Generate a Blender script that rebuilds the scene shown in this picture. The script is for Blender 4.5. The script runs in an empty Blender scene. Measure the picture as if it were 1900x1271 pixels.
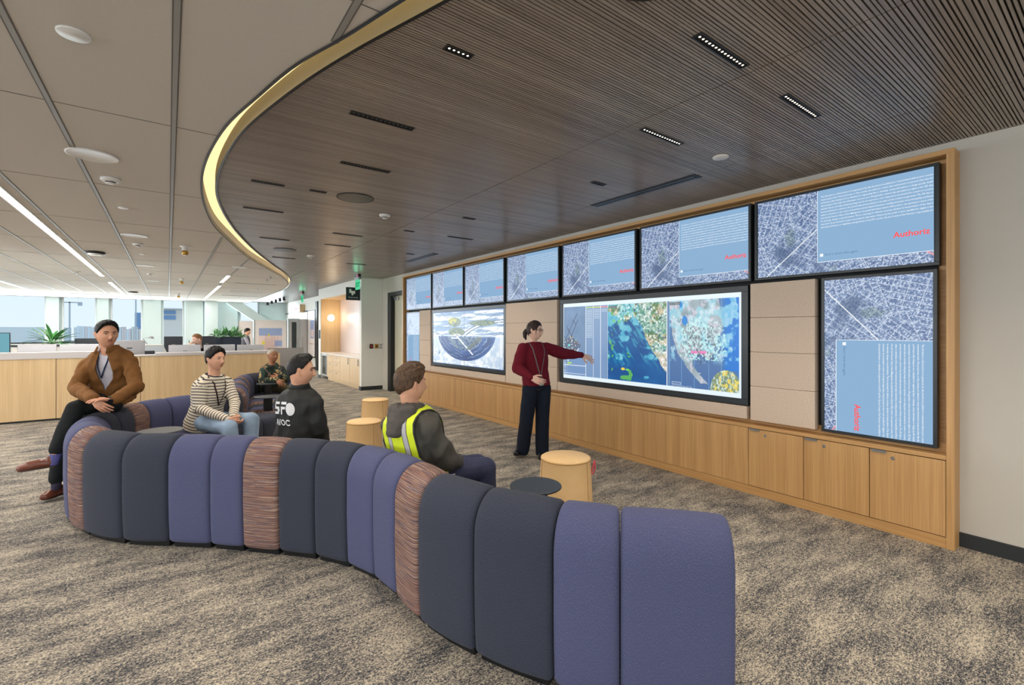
import bpy, bmesh, math, random
import numpy as np
from mathutils import Vector, Matrix, noise
from mathutils.bvhtree import BVHTree
random.seed(7)
sc = bpy.context.scene
COL = sc.collection
R_ = math.radians
# ---------------------------------------------------------------- camera
# world: +X points at the media wall, +Y runs along it into the distance, metres
F, H, CX, CY = 865.0, 1.55, 950.0, 614.0
CR = Vector((.8047, -.5935, 0)); CF = Vector((.5935, .8047, 0))
cam_d = bpy.data.cameras.new('camera'); cam = bpy.data.objects.new('camera', cam_d); COL.objects.link(cam)
cam.location = (0, 0, H); cam.rotation_euler = (R_(90), 0, -math.atan2(.5935, .8047))
cam_d.sensor_width = 36; cam_d.lens = F / 1900 * 36; cam_d.shift_y = -21.5 / 1900
cam_d.clip_start = .05; cam_d.clip_end = 900
sc.camera = cam
# ---------------------------------------------------------------- view, sky
sc.view_settings.view_transform = 'Standard'; sc.view_settings.look = 'None'
sc.view_settings.gamma = 1; sc.view_settings.use_curve_mapping = False
sc.view_settings.exposure = 0.10
w = bpy.data.worlds.new('sky'); sc.world = w; w.use_nodes = True
nt = w.node_tree; nt.nodes.clear()
wo = nt.nodes.new('ShaderNodeOutputWorld'); bg = nt.nodes.new('ShaderNodeBackground')
tc = nt.nodes.new('ShaderNodeTexCoord'); sx = nt.nodes.new('ShaderNodeSeparateXYZ'); cr = nt.nodes.new('ShaderNodeValToRGB')
nt.links.new(tc.outputs['Generated'], sx.inputs[0]); nt.links.new(sx.outputs['Z'], cr.inputs[0])
cr.color_ramp.elements[0].position = .0; cr.color_ramp.elements[0].color = (.82, .89, .96, 1)
cr.color_ramp.elements[1].position = .45; cr.color_ramp.elements[1].color = (.62, .78, .93, 1)
nt.links.new(cr.outputs[0], bg.inputs[0]); bg.inputs[1].default_value = 1.05
nt.links.new(bg.outputs[0], wo.inputs[0])
# ---------------------------------------------------------------- lamps
ZW, ZS = 2.88, 2.93           # white ceiling, slatted ceiling
def lamp(kind, loc, energy, col, rot=(0, 0, 0), **kw):
    d = bpy.data.lights.new(kind.lower() + '_lamp', kind); d.energy = energy; d.color = col
    for k, v in kw.items(): setattr(d, k, v)
    o = bpy.data.objects.new(kind.lower() + '_lamp', d); COL.objects.link(o); o.location = loc; o.rotation_euler = rot
    return o
WARM = (1, .90, .78); COOL = (.80, .91, 1.0)
# daylight coming in through the window wall
lamp('AREA', (-4.5, 25.1, 1.7), 1300, COOL, (R_(90), 0, R_(180)), shape='RECTANGLE', size=18, size_y=2.2)
lamp('AREA', (-15.7, 8, 1.6), 950, (.88, .94, 1.0), (R_(90), 0, R_(-90)), shape='RECTANGLE', size=20, size_y=2.0)   # added brightness, as if from windows in the unseen side wall
lamp('AREA', (-3, -5.7, 1.6), 200, (.94, .96, 1.0), (R_(90), 0, 0), shape='RECTANGLE', size=10, size_y=2.0)          # added fill, as if from windows behind the viewpoint
# linear strips in the white ceiling (far ones also built as fixtures; the unseen last ones added as fill)
STRIPS = [(-1.28, 5.2, 14.96), (-1.28, 16.8, 23.9), (1.17, 13.1, 15.0), (1.22, 16.2, 24.2), (-3.6, 3.0, 24.3), (-6.5, 3, 24), (-1.28, -4, 3.4), (-3.6, -4.0, 1.5)]
for x, a, b in STRIPS:
    lamp('AREA', (x, (a + b) / 2, ZW - .012), 14.0 * (b - a), (1, .95, .90), shape='RECTANGLE', size=.06, size_y=(b - a))
# recessed linear downlights in the slatted ceiling: x0, x1, y, bright cells
DOWN = [(1.08, 1.23, 2.01, 5), (1.98, 2.42, 1.235, 15), (2.90, 3.36, 1.25, 15), (2.60, 3.05, 2.03, 15), (.92, 1.35, 2.965, 14), (1.13, 1.55, 3.89, 14),
        (.61, .89, 4.85, 10), (.67, 1.08, 5.95, 14), (1.11, 1.27, 4.84, 5), (1.08, 1.49, 7.73, 14), (1.86, 2.28, 6.78, 14), (2.0, 2.41, 7.73, 14),
        (1.56, 1.96, 9.65, 14), (3.155, 3.32, 3.03, 5), (2.885, 3.05, 4.91, 5), (2.6, 2.75, 6.02, 5), (3.41, 3.57, 7.8, 5), (3.28, 3.7, 6.02, 14), (2.92, 3.32, 9.65, 14)]
for x0, x1, y, n in DOWN + [(2.2, 2.6, .1, 15), (3.1, 3.5, .1, 15), (2.4, 2.8, -1.2, 15), (3.3, 3.7, -1.4, 15)]:  # the appended downlights are out of view, added as fill
    lamp('SPOT', ((x0 + x1) / 2, y, ZS - .03), 50 if n > 5 else 30, WARM, spot_size=R_(118), spot_blend=.9, shadow_soft_size=.12)
for x, y in ((3.2, 10.4), (2.6, 11.6), (3.3, 13.0), (3.3, 14.6), (3.4, 17.0), (3.6, 19.5), (3.4, 22.5)):  # added spots without fixtures, brightening the far end and corridor walls
    lamp('SPOT', (x, y, ZS - .03), 85, WARM, spot_size=R_(118), spot_blend=.8, shadow_soft_size=.1)
lamp('POINT', (4.33, 15.75, 1.98), 8, (1, .80, .58), shadow_soft_size=.14)
# ---------------------------------------------------------------- helpers
def ray(px, py):
    r = (px - CX) / F
    return CR * r + CF + Vector((0, 0, (CY - py) / F))
def W(px, py, d): return Vector((0, 0, H)) + ray(px, py) * d       # a point of the place at forward distance d
def on_y(px, py, Y): v = ray(px, py); return Vector((0, 0, H)) + v * (Y / v.y)
def on_x(px, py, X): v = ray(px, py); return Vector((0, 0, H)) + v * (X / v.x)
def on_z(px, py, Z): v = ray(px, py); return Vector((0, 0, H)) + v * ((Z - H) / v.z)
def tag(o, label=None, cat=None, group=None, kind=None):
    if label: o['label'] = label
    if cat: o['category'] = cat
    if group: o['group'] = group
    if kind: o['kind'] = kind
    return o
def empty(name, loc=(0, 0, 0), rz=0, label=None, cat=None, group=None, parent=None):
    o = bpy.data.objects.new(name, None); COL.objects.link(o); o.location = loc; o.rotation_euler = (0, 0, rz)
    o.empty_display_size = .1
    if parent: o.parent = parent
    return tag(o, label, cat, group)
def kids(o): return [c for c in bpy.data.objects if c.parent == o]
def copy_tree(o, parent=None):
    c = o.copy(); COL.objects.link(c); c.parent = parent
    for ch in kids(o): copy_tree(ch, c)
    return c
class MB:
    def __init__(s): s.v = []; s.f = []; s.m = []; s.cm = 0
    def mat(s, i): s.cm = i; return s
    def add(s, vs, fs):
        b = len(s.v); s.v += [tuple(v) for v in vs]; s.f += [tuple(b + i for i in f) for f in fs]; s.m += [s.cm] * len(fs); return s
    def box(s, x0, y0, z0, x1, y1, z1):
        x0, x1 = min(x0, x1), max(x0, x1); y0, y1 = min(y0, y1), max(y0, y1); z0, z1 = min(z0, z1), max(z0, z1)
        return s.add([(x0, y0, z0), (x1, y0, z0), (x1, y1, z0), (x0, y1, z0), (x0, y0, z1), (x1, y0, z1), (x1, y1, z1), (x0, y1, z1)],
                     [(0, 3, 2, 1), (4, 5, 6, 7), (0, 1, 5, 4), (1, 2, 6, 5), (2, 3, 7, 6), (3, 0, 4, 7)])
    def prism(s, pts, z0, z1):
        n = len(pts)
        return s.add([(p[0], p[1], z0) for p in pts] + [(p[0], p[1], z1) for p in pts],
                     [tuple(range(n - 1, -1, -1)), tuple(range(n, 2 * n))] + [(i, (i + 1) % n, n + (i + 1) % n, n + i) for i in range(n)])
    def lathe(s, prof, c=(0, 0, 0), n=32, ax='z'):
        vs = []; fs = []
        for r, z in prof:
            for k in range(n):
                a = 2 * math.pi * k / n; x, y = r * math.cos(a), r * math.sin(a)
                p = (x, y, z) if ax == 'z' else ((z, x, y) if ax == 'x' else (y, z, x))
                vs.append((c[0] + p[0], c[1] + p[1], c[2] + p[2]))
        for i in range(len(prof) - 1):
            for k in range(n): fs.append((i * n + k, i * n + (k + 1) % n, (i + 1) * n + (k + 1) % n, (i + 1) * n + k))
        if prof[0][0] > 1e-6: fs.append(tuple(range(n - 1, -1, -1)))
        if prof[-1][0] > 1e-6: fs.append(tuple((len(prof) - 1) * n + k for k in range(n)))
        return s.add(vs, fs)
    def tube(s, pts, r, n=8, flat=1.0):
        pts = [Vector(p) for p in pts]; rr = r if isinstance(r, (list, tuple)) else [r] * len(pts); vs = []; fs = []
        up = Vector((0, 0, 1)); prev = None
        for i, p in enumerate(pts):
            t = (pts[min(i + 1, len(pts) - 1)] - pts[max(i - 1, 0)]); t = t.normalized() if t.length > 1e-9 else Vector((0, 0, 1))
            if prev is None: a = t.cross(up) if abs(t.z) < .95 else t.cross(Vector((1, 0, 0)))
            else: a = prev - t * prev.dot(t)
            a.normalize(); prev = a; b = t.cross(a)
            for k in range(n):
                an = 2 * math.pi * k / n; vs.append(p + (a * math.cos(an) + b * math.sin(an) * flat) * rr[i])
        for i in range(len(pts) - 1):
            for k in range(n): fs.append((i * n + k, i * n + (k + 1) % n, (i + 1) * n + (k + 1) % n, (i + 1) * n + k))
        fs.append(tuple(range(n - 1, -1, -1))); fs.append(tuple((len(pts) - 1) * n + k for k in range(n)))
        return s.add(vs, fs)
    def sphere(s, c, r, nu=16, nv=10, sc_=(1, 1, 1)):
        return s.lathe_s(c, r, nu, nv, sc_)
    def lathe_s(s, c, r, nu, nv, k):
        vs = [(c[0], c[1], c[2] - r * k[2])]; fs = []
        for i in range(1, nv):
            ph = -math.pi / 2 + math.pi * i / nv
            for j in range(nu):
                th = 2 * math.pi * j / nu; vs.append((c[0] + r * k[0] * math.cos(ph) * math.cos(th), c[1] + r * k[1] * math.cos(ph) * math.sin(th), c[2] + r * k[2] * math.sin(ph)))
        vs.append((c[0], c[1], c[2] + r * k[2])); L = len(vs) - 1
        for j in range(nu): fs.append((0, 1 + (j + 1) % nu, 1 + j)); fs.append((L, L - nu + j, L - nu + (j + 1) % nu))
        for i in range(nv - 2):
            for j in range(nu):
                a = 1 + i * nu + j; b = 1 + i * nu + (j + 1) % nu; fs.append((a, b, b + nu, a + nu))
        return s.add(vs, fs)
    def build(s, name, mats, parent=None, smooth=False, bev=0, loc=None, rz=0, origin=None):
        me = bpy.data.meshes.new(name)
        vs = s.v
        if origin is not None: vs = [(v[0] - origin[0], v[1] - origin[1], v[2] - origin[2]) for v in vs]
        me.from_pydata(vs, [], s.f)
        if not isinstance(mats, (list, tuple)): mats = [mats]
        for m in mats: me.materials.append(m)
        me.polygons.foreach_set('material_index', s.m)
        if smooth: me.polygons.foreach_set('use_smooth', [True] * len(me.polygons))
        me.update()
        o = bpy.data.objects.new(name, me); COL.objects.link(o)
        if origin is not None: o.location = origin
        if loc is not None: o.location = loc
        if rz: o.rotation_euler = (0, 0, rz)
        if parent: o.parent = parent
        if bev:
            b = o.modifiers.new('bevel', 'BEVEL'); b.width = bev; b.segments = 2; b.limit_method = 'ANGLE'; b.angle_limit = R_(40)
            if smooth is False:
                me.polygons.foreach_set('use_smooth', [False] * len(me.polygons))
        return o
def S(o, name=None): o['kind'] = 'structure'; return o
def lin(c):
    return tuple(((x / 255) / 12.92 if x / 255 <= .04045 else ((x / 255 + .055) / 1.055) ** 2.4) for x in c)
# ---------------------------------------------------------------- materials
def mat(name, rgb, rough=.6, metal=0, var=0, vscale=40, bump=0, bscale=200, spec=.5, emit=None, es=0, sheen=0, coord='Object', stretch=(1, 1, 1)):
    m = bpy.data.materials.new(name); m.use_nodes = True; t = m.node_tree; b = t.nodes['Principled BSDF']
    c = lin(rgb); b.inputs['Base Color'].default_value = (*c, 1); b.inputs['Roughness'].default_value = rough
    b.inputs['Metallic'].default_value = metal; b.inputs['Specular IOR Level'].default_value = spec
    if sheen: b.inputs['Sheen Weight'].default_value = sheen
    if emit: b.inputs['Emission Color'].default_value = (*lin(emit), 1); b.inputs['Emission Strength'].default_value = es
    if var or bump:
        tc = t.nodes.new('ShaderNodeTexCoord'); mp = t.nodes.new('ShaderNodeMapping'); mp.inputs['Scale'].default_value = stretch
        t.links.new(tc.outputs[coord], mp.inputs[0])
    if var:
        n = t.nodes.new('ShaderNodeTexNoise'); n.inputs['Scale'].default_value = vscale; n.inputs['Detail'].default_value = 4
        t.links.new(mp.outputs[0], n.inputs['Vector'])
        r = t.nodes.new('ShaderNodeValToRGB'); r.color_ramp.elements[0].position = .3; r.color_ramp.elements[1].position = .7
        r.color_ramp.elements[0].color = (*[x * (1 - var) for x in c], 1); r.color_ramp.elements[1].color = (*[min(1, x * (1 + var)) for x in c], 1)
        t.links.new(n.outputs['Fac'], r.inputs[0]); t.links.new(r.outputs[0], b.inputs['Base Color'])
    if bump:
        n = t.nodes.new('ShaderNodeTexNoise'); n.inputs['Scale'].default_value = bscale; n.inputs['Detail'].default_value = 3
        t.links.new(mp.outputs[0], n.inputs['Vector'])
        bp = t.nodes.new('ShaderNodeBump'); bp.inputs['Strength'].default_value = bump; bp.inputs['Distance'].default_value = .004
        t.links.new(n.outputs['Fac'], bp.inputs['Height']); t.links.new(bp.outputs[0], b.inputs['Normal'])
    return m
def ramp(t, pts, interp='LINEAR'):
    r = t.nodes.new('ShaderNodeValToRGB'); r.color_ramp.interpolation = interp
    e = r.color_ramp.elements
    while len(e) < len(pts): e.new(.5)
    for k, (p, c) in enumerate(pts): e[k].position = p; e[k].color = (*lin(c), 1)
    return r
def wood(name, c1, c2, axis='Z', rough=.45, fine=1.0):
    m = bpy.data.materials.new(name); m.use_nodes = True; t = m.node_tree; b = t.nodes['Principled BSDF']
    tc = t.nodes.new('ShaderNodeTexCoord'); mp = t.nodes.new('ShaderNodeMapping')
    k = {'Z': (110, 110, 1.6), 'Y': (110, 1.6, 110), 'X': (1.6, 110, 110)}[axis]
    mp.inputs['Scale'].default_value = [q * fine for q in k]
    n = t.nodes.new('ShaderNodeTexNoise'); n.inputs['Scale'].default_value = 1; n.inputs['Detail'].default_value = 5
    mp2 = t.nodes.new('ShaderNodeMapping'); mp2.inputs['Scale'].default_value = [q * .08 for q in k]
    n2 = t.nodes.new('ShaderNodeTexNoise'); n2.inputs['Scale'].default_value = 1
    t.links.new(tc.outputs['Object'], mp.inputs[0]); t.links.new(mp.outputs[0], n.inputs['Vector'])
    t.links.new(tc.outputs['Object'], mp2.inputs[0]); t.links.new(mp2.outputs[0], n2.inputs['Vector'])
    mx = t.nodes.new('ShaderNodeMath'); mx.operation = 'MULTIPLY_ADD'; mx.inputs[1].default_value = .45
    t.links.new(n2.outputs['Fac'], mx.inputs[0]); ml = t.nodes.new('ShaderNodeMath'); ml.operation = 'MULTIPLY'; ml.inputs[1].default_value = .55
    t.links.new(n.outputs['Fac'], ml.inputs[0]); t.links.new(ml.outputs[0], mx.inputs[2])
    r = ramp(t, [(.33, c1), (.66, c2)]); t.links.new(mx.outputs[0], r.inputs[0]); t.links.new(r.outputs[0], b.inputs['Base Color'])
    b.inputs['Roughness'].default_value = rough
    return m
def emis(name, rgb, s):
    m = bpy.data.materials.new(name); m.use_nodes = True; t = m.node_tree; t.nodes.clear()
    o = t.nodes.new('ShaderNodeOutputMaterial'); e = t.nodes.new('ShaderNodeEmission'); e.inputs[0].default_value = (*lin(rgb), 1); e.inputs[1].default_value = s
    t.links.new(e.outputs[0], o.inputs[0]); return m
M = {}
M['wall'] = mat('painted_wall', (196, 191, 180), .8, var=.02, vscale=3)
M['wallw'] = mat('white_wall', (226, 226, 218), .8)
M['ceil'] = mat('ceiling_tile', (212, 206, 197), .95, var=.03, vscale=180, spec=.1)
M['grid'] = mat('ceiling_grid', (150, 148, 142), .5)
M['black'] = mat('black_metal', (26, 28, 30), .45)
M['blackp'] = mat('black_plastic', (20, 21, 23), .35)
M['base'] = mat('rubber_base', (38, 42, 44), .6)
M['oak'] = wood('oak_veneer', (181, 136, 84), (214, 171, 114), 'Z')
M['oakh'] = wood('oak_veneer_long', (178, 132, 80), (212, 168, 110), 'Y')
M['oakl'] = wood('light_oak', (196, 164, 118), (223, 194, 148), 'Z')
M['slat'] = wood('slat_walnut', (136, 124, 114), (174, 162, 150), 'X', .30)
M['void'] = mat('slat_backing', (10, 10, 11), .9)
M['gold'] = mat('brass_trim', (236, 220, 174), .4, metal=.15)
M['steel'] = mat('brushed_steel', (176, 178, 178), .3, metal=.9)
M['white'] = mat('white_plastic', (228, 226, 220), .5)
M['glass'] = mat('clear_glass', (240, 248, 248), .03)
g = M['glass'].node_tree.nodes['Principled BSDF']; g.inputs['Transmission Weight'].default_value = 1; g.inputs['IOR'].default_value = 1.01
# ================================================================ carpet and floor
def carpet():
    m = bpy.data.materials.new('mottled_carpet'); m.use_nodes = True; t = m.node_tree; b = t.nodes['Principled BSDF']; L = t.links.new
    tc = t.nodes.new('ShaderNodeTexCoord')
    def nz(sc3, det, scale=1):
        mp = t.nodes.new('ShaderNodeMapping'); mp.inputs['Scale'].default_value = sc3; L(tc.outputs['Object'], mp.inputs[0])
        n = t.nodes.new('ShaderNodeTexNoise'); n.inputs['Scale'].default_value = scale; n.inputs['Detail'].default_value = det; n.inputs['Roughness'].default_value = .7
        L(mp.outputs[0], n.inputs['Vector']); return n
    a = nz((2.6, 6.5, 1), 8); g = nz((100, 150, 1), 2); g2 = nz((36, 62, 1), 3)
    def ma(op, x, y, z=None):
        q = t.nodes.new('ShaderNodeMath'); q.operation = op
        for i, v in enumerate((x, y, z)):
            if v is None: continue
            if isinstance(v, float): q.inputs[i].default_value = v
            else: L(v, q.inputs[i])
        return q.outputs[0]
    s = ma('ADD', ma('MULTIPLY', a.outputs['Fac'], .44), ma('ADD', ma('MULTIPLY', g.outputs['Fac'], .72), ma('MULTIPLY', g2.outputs['Fac'], .44)))
    r = ramp(t, [(.65, (42, 45, 51)), (.73, (78, 80, 84)), (.79, (122, 117, 110)), (.845, (166, 156, 140)), (.93, (206, 194, 172))])
    L(s, r.inputs[0]); L(r.outputs[0], b.inputs['Base Color']); b.inputs['Roughness'].default_value = .95; b.inputs['Specular IOR Level'].default_value = .15
    bp = t.nodes.new('ShaderNodeBump'); bp.inputs['Strength'].default_value = .6; bp.inputs['Distance'].default_value = .004
    L(g.outputs['Fac'], bp.inputs['Height']); L(bp.outputs[0], b.inputs['Normal'])
    return m
M['carpet'] = carpet()
YB, YW, XL, XR = -6.0, 25.4, -16.0, 4.60
fl = MB().box(XL, YB, -.1, 6.0, 30.0, 0).build('floor', M['carpet']); S(fl)
# ================================================================ ceilings
WC = [(3.6, -6), (2.55, -2.3), (1.9, -.8), (1.5, 0), (1.15, .7), (.93, 1.25), (.763, 1.765), (.645, 2.151), (.532, 2.472), (.414, 2.988), (.324, 3.435), (.262, 4.023), (.241, 4.685), (.26, 5.22), (.331, 5.997), (.486, 7.01), (.77, 8.148), (1.221, 9.766), (1.765, 11.24), (2.302, 12.74), (2.68, 14.08), (2.92, 15.9), (3.03, 19.4), (3.05, 25.4)]
SCV = [(3.72, -6), (2.67, -2.25), (2.02, -.75), (1.62, .06), (1.28, .75), (1.06, 1.3), (.894, 1.788), (.73, 2.265), (.63, 2.6), (.51, 3.1), (.415, 3.6), (.36, 4.2), (.345, 4.9), (.38, 5.5), (.50, 6.3), (.70, 7.25), (1.03, 8.5), (1.66, 10.5), (2.284, 12.307), (2.70, 13.9), (3.0, 15.9), (3.12, 19.4), (3.15, 25.4)]
def curve_fn(P):
    ys = np.array([p[1] for p in P]); xs = np.array([p[0] for p in P]); n = len(P)
    d = np.gradient(xs, ys)
    def f(y):
        y = min(max(y, ys[0]), ys[-1]); i = min(max(int(np.searchsorted(ys, y)) - 1, 0), n - 2)
        h = ys[i + 1] - ys[i]; t = (y - ys[i]) / h
        return (2*t**3 - 3*t*t + 1) * xs[i] + (t**3 - 2*t*t + t) * h * d[i] + (-2*t**3 + 3*t*t) * xs[i + 1] + (t**3 - t*t) * h * d[i + 1]
    return f
wcf, scf = curve_fn(WC), curve_fn(SCV)
ysamp = [YB + k * (YW - YB) / 260 for k in range(261)]
mb = MB(); pts = [(wcf(y), y) for y in ysamp] + [(XL, YW), (XL, YB)]
mb.prism(pts, ZW, ZW + .04)
S(mb.build('ceiling', M['ceil']))
# grid rails of the tiled ceiling
mb = MB(); xs = [1.2 - .585 * k for k in range(30)]
for k, x in enumerate(xs):
    run = None
    for i in range(261):
        y = ysamp[i]; ok = x < wcf(y) - .03
        if ok and run is None: run = y
        if (not ok or i == 260) and run is not None:
            if y - run > .1:
                mb.mat(0).box(x - .011, run, ZW - .004, x + .011, y, ZW + .003)
                mb.mat(1).box(x - .017, run, ZW - .0025, x - .011, y, ZW + .003); mb.box(x + .011, run, ZW - .0025, x + .017, y, ZW + .003)
            run = None
mb.mat(1)
y = 3.75 - 1.86 * 5
while y < YW:
    if y > YB: mb.box(XL, y - .003, ZW - .0015, wcf(y) - .01, y + .003, ZW + .003)
    y += 1.86
M['gap'] = mat('tile_joint', (112, 108, 101), .9)
S(mb.build('trim_1', [M['grid'], M['gap']]))
# light cove between the two ceilings
mb = MB(); vs = []; fs = []
for y in ysamp:
    a, b = wcf(y), scf(y); vs += [(a, y, ZW - .006), (a, y, ZW + .14), (b, y, ZW + .14), (b, y, ZS - .012), (b + .02, y, ZS - .012), (a - .018, y, ZW - .006), (a - .018, y, ZW + .002)]
for i in range(260):
    for j, m_ in ((0, 0), (1, 1), (2, 0), (3, 2), (5, 2)):
        a = i * 7 + j; b = a + 1
        if j == 5: a, b = i * 7 + 5, i * 7 + 0
        fs.append(((a, b, b + 7, a + 7), m_))
for q, m_ in fs: mb.mat(m_); mb.f.append(q); mb.m.append(m_)
mb.v = vs
M['cove'] = emis('cove_led', (255, 228, 166), 1.25)
o = S(mb.build('trim_2', [M['gold'], M['cove'], M['black']], smooth=True))
# slatted ceiling: real slats with open gaps, in three panel bays
mb = MB(); rnd = random.Random(3); y = -5.9; XJ = [2.5, 3.765, 5.0]
while y < 14.0:
    wd = rnd.choice([.0105, .0135, .0165, .0105]); gp = rnd.choice([.0055, .007])
    if y < .0 - 2.5: wd *= 3; gp *= 3
    x0 = scf(y) + .012; zt = ZS + .018
    cuts = [x0] + [x for x in XJ if x > x0 + .02]
    for i in range(len(cuts) - 1):
        a = cuts[i] + (.0045 if i else 0); b = cuts[i + 1] - .0045
        if i == len(cuts) - 2: b = 4.77
        mb.box(a, y, ZS, b, y + wd, zt)
    y += wd + gp
slend = y
o = S(mb.build('ceiling.001', M['slat']))
mb = MB(); ys2 = [q for q in ysamp if q < slend] + [slend]
mb.prism([(scf(q) + .001, q) for q in ys2] + [(5.0, slend), (5.0, YB)], ZS + .018, ZS + .05); S(mb.build('ceiling.002', M['void']))
mb = MB(); ys2 = [slend + .001] + [q for q in ysamp if q > slend]
mb.prism([(scf(q) + .001, q) for q in ys2] + [(5.0, YW), (5.0, slend)], ZS, ZS + .05)
M['slatf'] = wood('slat_panel', (92, 84, 77), (118, 106, 96), 'X', .33)
S(mb.build('ceiling.003', M['slatf']))
S(MB().box(XL - .2, YB - .2, 3.1, 6.2, 26, 3.2).build('roof_slab', M['void']))
# ================================================================ walls
S(MB().box(XL - .15, YB, 0, XL, YW, .6).box(XL - .15, YB, 2.6, XL, YW, 3.1).box(XL - .15, YB, .6, XL, -2, 2.6).box(XL - .15, 18, .6, XL, YW, 2.6).build('wall_left', M['wallw']))  # window openings invented to go with the added side daylight
S(MB().box(XL, YB - .15, 0, 6, YB, .6).box(XL, YB - .15, 2.6, 6, YB, 3.1).box(XL, YB - .15, .6, -8, YB, 2.6).box(2, YB - .15, .6, 6, YB, 2.6).build('wall_back', M['wall']))  # unseen wall, its window openings made up for extra daylight
DY0, DY1, DZ = 10.42, 11.66, 2.54
mb = MB().box(XR, YB, 0, XR + .3, DY0, 3.1).box(XR, DY0, DZ, XR + .3, DY1, 3.1).box(XR, DY1, 0, XR + .3, 12.07, 3.1)
S(mb.build('wall_right', M['wall']))
S(MB().box(4.04, 12.07, 0, XR + .3, 12.22, 3.1).box(4.04, 12.2201, 2.60, 4.75, 16.09, 3.1).box(4.04, 16.0901, 0, 4.9, 16.36, 3.1).box(4.69, 12.2201, 0, 4.9, 16.09, 3.1).build('wall_niche', M['wallw']))
S(MB().box(4.76, 16.3601, 0, 4.95, YW, 3.1).build('wall_right.001', M['wallw']))
S(MB().box(4.582, YB, 0, 4.5998, .79, .10).build('baseboard_right', M['base']))
S(MB().box(4.028, 12.052, 0, 4.5998, 12.0698, .10).build('baseboard_front', M['base']))
S(MB().box(4.022, 12.052, 0, 4.0398, 12.22, .10).box(4.022, 16.09, 0, 4.0398, 16.378, .10).box(4.742, 16.3602, 0, 4.7598, YW, .10).build('baseboard_niche', M['base']))
# black framed door
mb = MB().box(4.585, DY0, 0, 4.74, DY0 + .05, DZ).box(4.585, DY1 - .20, 0, 4.74, DY1, DZ).box(4.585, DY0 + .05, DZ - .10, 4.74, DY1 - .2, DZ)
S(mb.build('door_1_frame', M['black'], bev=.003))
M['doorl'] = mat('door_leaf', (196, 190, 166), .55)
d = S(MB().box(4.70, DY0 + .05, .01, 4.745, DY1 - .2, DZ - .10).build('door_1', M['doorl']))
MB().box(4.66, 11.18, 2.33, 4.70, 11.44, 2.41).box(4.63, 11.30, 2.41, 4.65, 11.46, 2.425).build('door_closer', M['steel'], parent=d, bev=.004)
# ---- window wall
M['colw'] = mat('column_paint', (186, 200, 198), .8)
def XW(px): return on_y(px, 600, YW).x
SILL = .55
wins = [(-260, -70), (-60, 85), (114, 179), (205, 264), (301, 341)]
mb = MB(); edges = [XL] + [XW(v) for p in wins for v in p] + [XW(445)]
for i in range(0, len(edges), 2):
    mb.box(edges[i], YW, 0, edges[i + 1], YW + .35, 3.1)
for p in wins: mb.box(XW(p[0]), YW, 0, XW(p[1]), YW + .35, SILL)
x0, x1 = XW(445), XW(481)
mb.box(x0, YW, 0, x1, YW + .35, 1.2).box(x1, YW, 0, 4.8, YW + .35, 3.1)
S(mb.build('wall_far', M['colw']))
# boxed columns stand proud of the window wall
mb = MB()
for a, b, d_ in [(341.5, 377, .5), (377.2, 402, .9), (402.2, 440, .3), (265, 300, .3), (180, 204, .25), (86, 113, .25)]:
    mb.box(XW(a) + .02, YW - d_, 0, XW(b) - .02, YW - .001, ZW - .001)
S(mb.build('pillar_far', M['colw']))
fr = mat('window_frame', (226, 230, 230), .4)
for k, (a, b) in enumerate(wins + [(445, 481)]):
    xa, xb = XW(a), XW(b); z0 = SILL if k < 5 else 1.2
    o = S(MB().box(xa, YW + .12, z0, xa + .05, YW + .18, 3.05).box(xb - .05, YW + .12, z0, xb, YW + .18, 3.05).box(xa + .05, YW + .12, z0, xb - .05, YW + .18, z0 + .05).build('window_%d' % (k + 1), fr))
    MB().box(xa + .05, YW + .145, z0 + .05, xb - .05, YW + .155, 3.05).build('pane', M['glass'], parent=o)
# slanted brace crossing the last window
a, b = on_y(437, 563, YW - .5), on_y(492, 600, YW - .5)
dv = (b - a).normalized(); q = Vector((dv.z, 0, -dv.x)) * .2
mb = MB(); c0 = a - dv * .3; c1 = b + dv * 4
vs = [c0 + q, c0 - q, c1 - q, c1 + q]; vs += [v + Vector((0, .3, 0)) for v in vs]
mb.add(vs, [(0, 1, 2, 3), (7, 6, 5, 4), (0, 4, 5, 1), (1, 5, 6, 2), (2, 6, 7, 3), (3, 7, 4, 0)])
S(mb.build('pillar_brace', M['colw']))
# ================================================================ outside
M['apron'] = mat('concrete_apron', (212, 214, 214), .9)
S(MB().box(-260, YW + .36, -5.2, 200, 400, -5).build('ground_outside', M['apron']))
def outer(name, px0, px1, py0, py1, Y, dep, m, label, cat, parent=None):
    a = on_y(px0, py0, Y); b = on_y(px1, py1, Y)
    o = MB().box(a.x, Y, max(b.z, -5) if py1 < 700 else -5, b.x, Y + dep, a.z).build(name, m, parent)
    return tag(o, label, cat)
pale = mat('pale_cladding', (232, 234, 236), .8, emit=(225, 232, 240), es=0); blue = mat('blue_glazing', (128, 160, 200), .4); cream = mat('cream_render', (240, 230, 222), .8)
b1 = empty('terminal_building', on_y(325, 640, 60) + Vector((0, 0, 0)), label='pale terminal building with blue glazed upper floor beyond the window wall', cat='building')
def rel(o, e):
    o.location = o.location - e.location if o.parent else o.location; return o
for nm, a in (('wall', (303, 362, 574, 720, 60, 12, cream)), ('roof', (299, 352, 571, 574, 59, 12, pale)), ('window', (301, 326, 576, 583, 59.9, .1, blue)), ('window', (301, 326, 585, 593, 59.9, .1, blue))):
    o = outer(nm, *a, None, None, parent=b1); rel(o, b1)
o = outer('hangar', 250, 268, 580, 720, 84, 12, blue, 'blue hangar block seen through the third window beside the column', 'building')
o = outer('warehouse', -200, 92, 606, 720, 70, 14, pale, 'long low white warehouse outside the widest window', 'building')
mb = MB(); rnd = random.Random(5)
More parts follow.
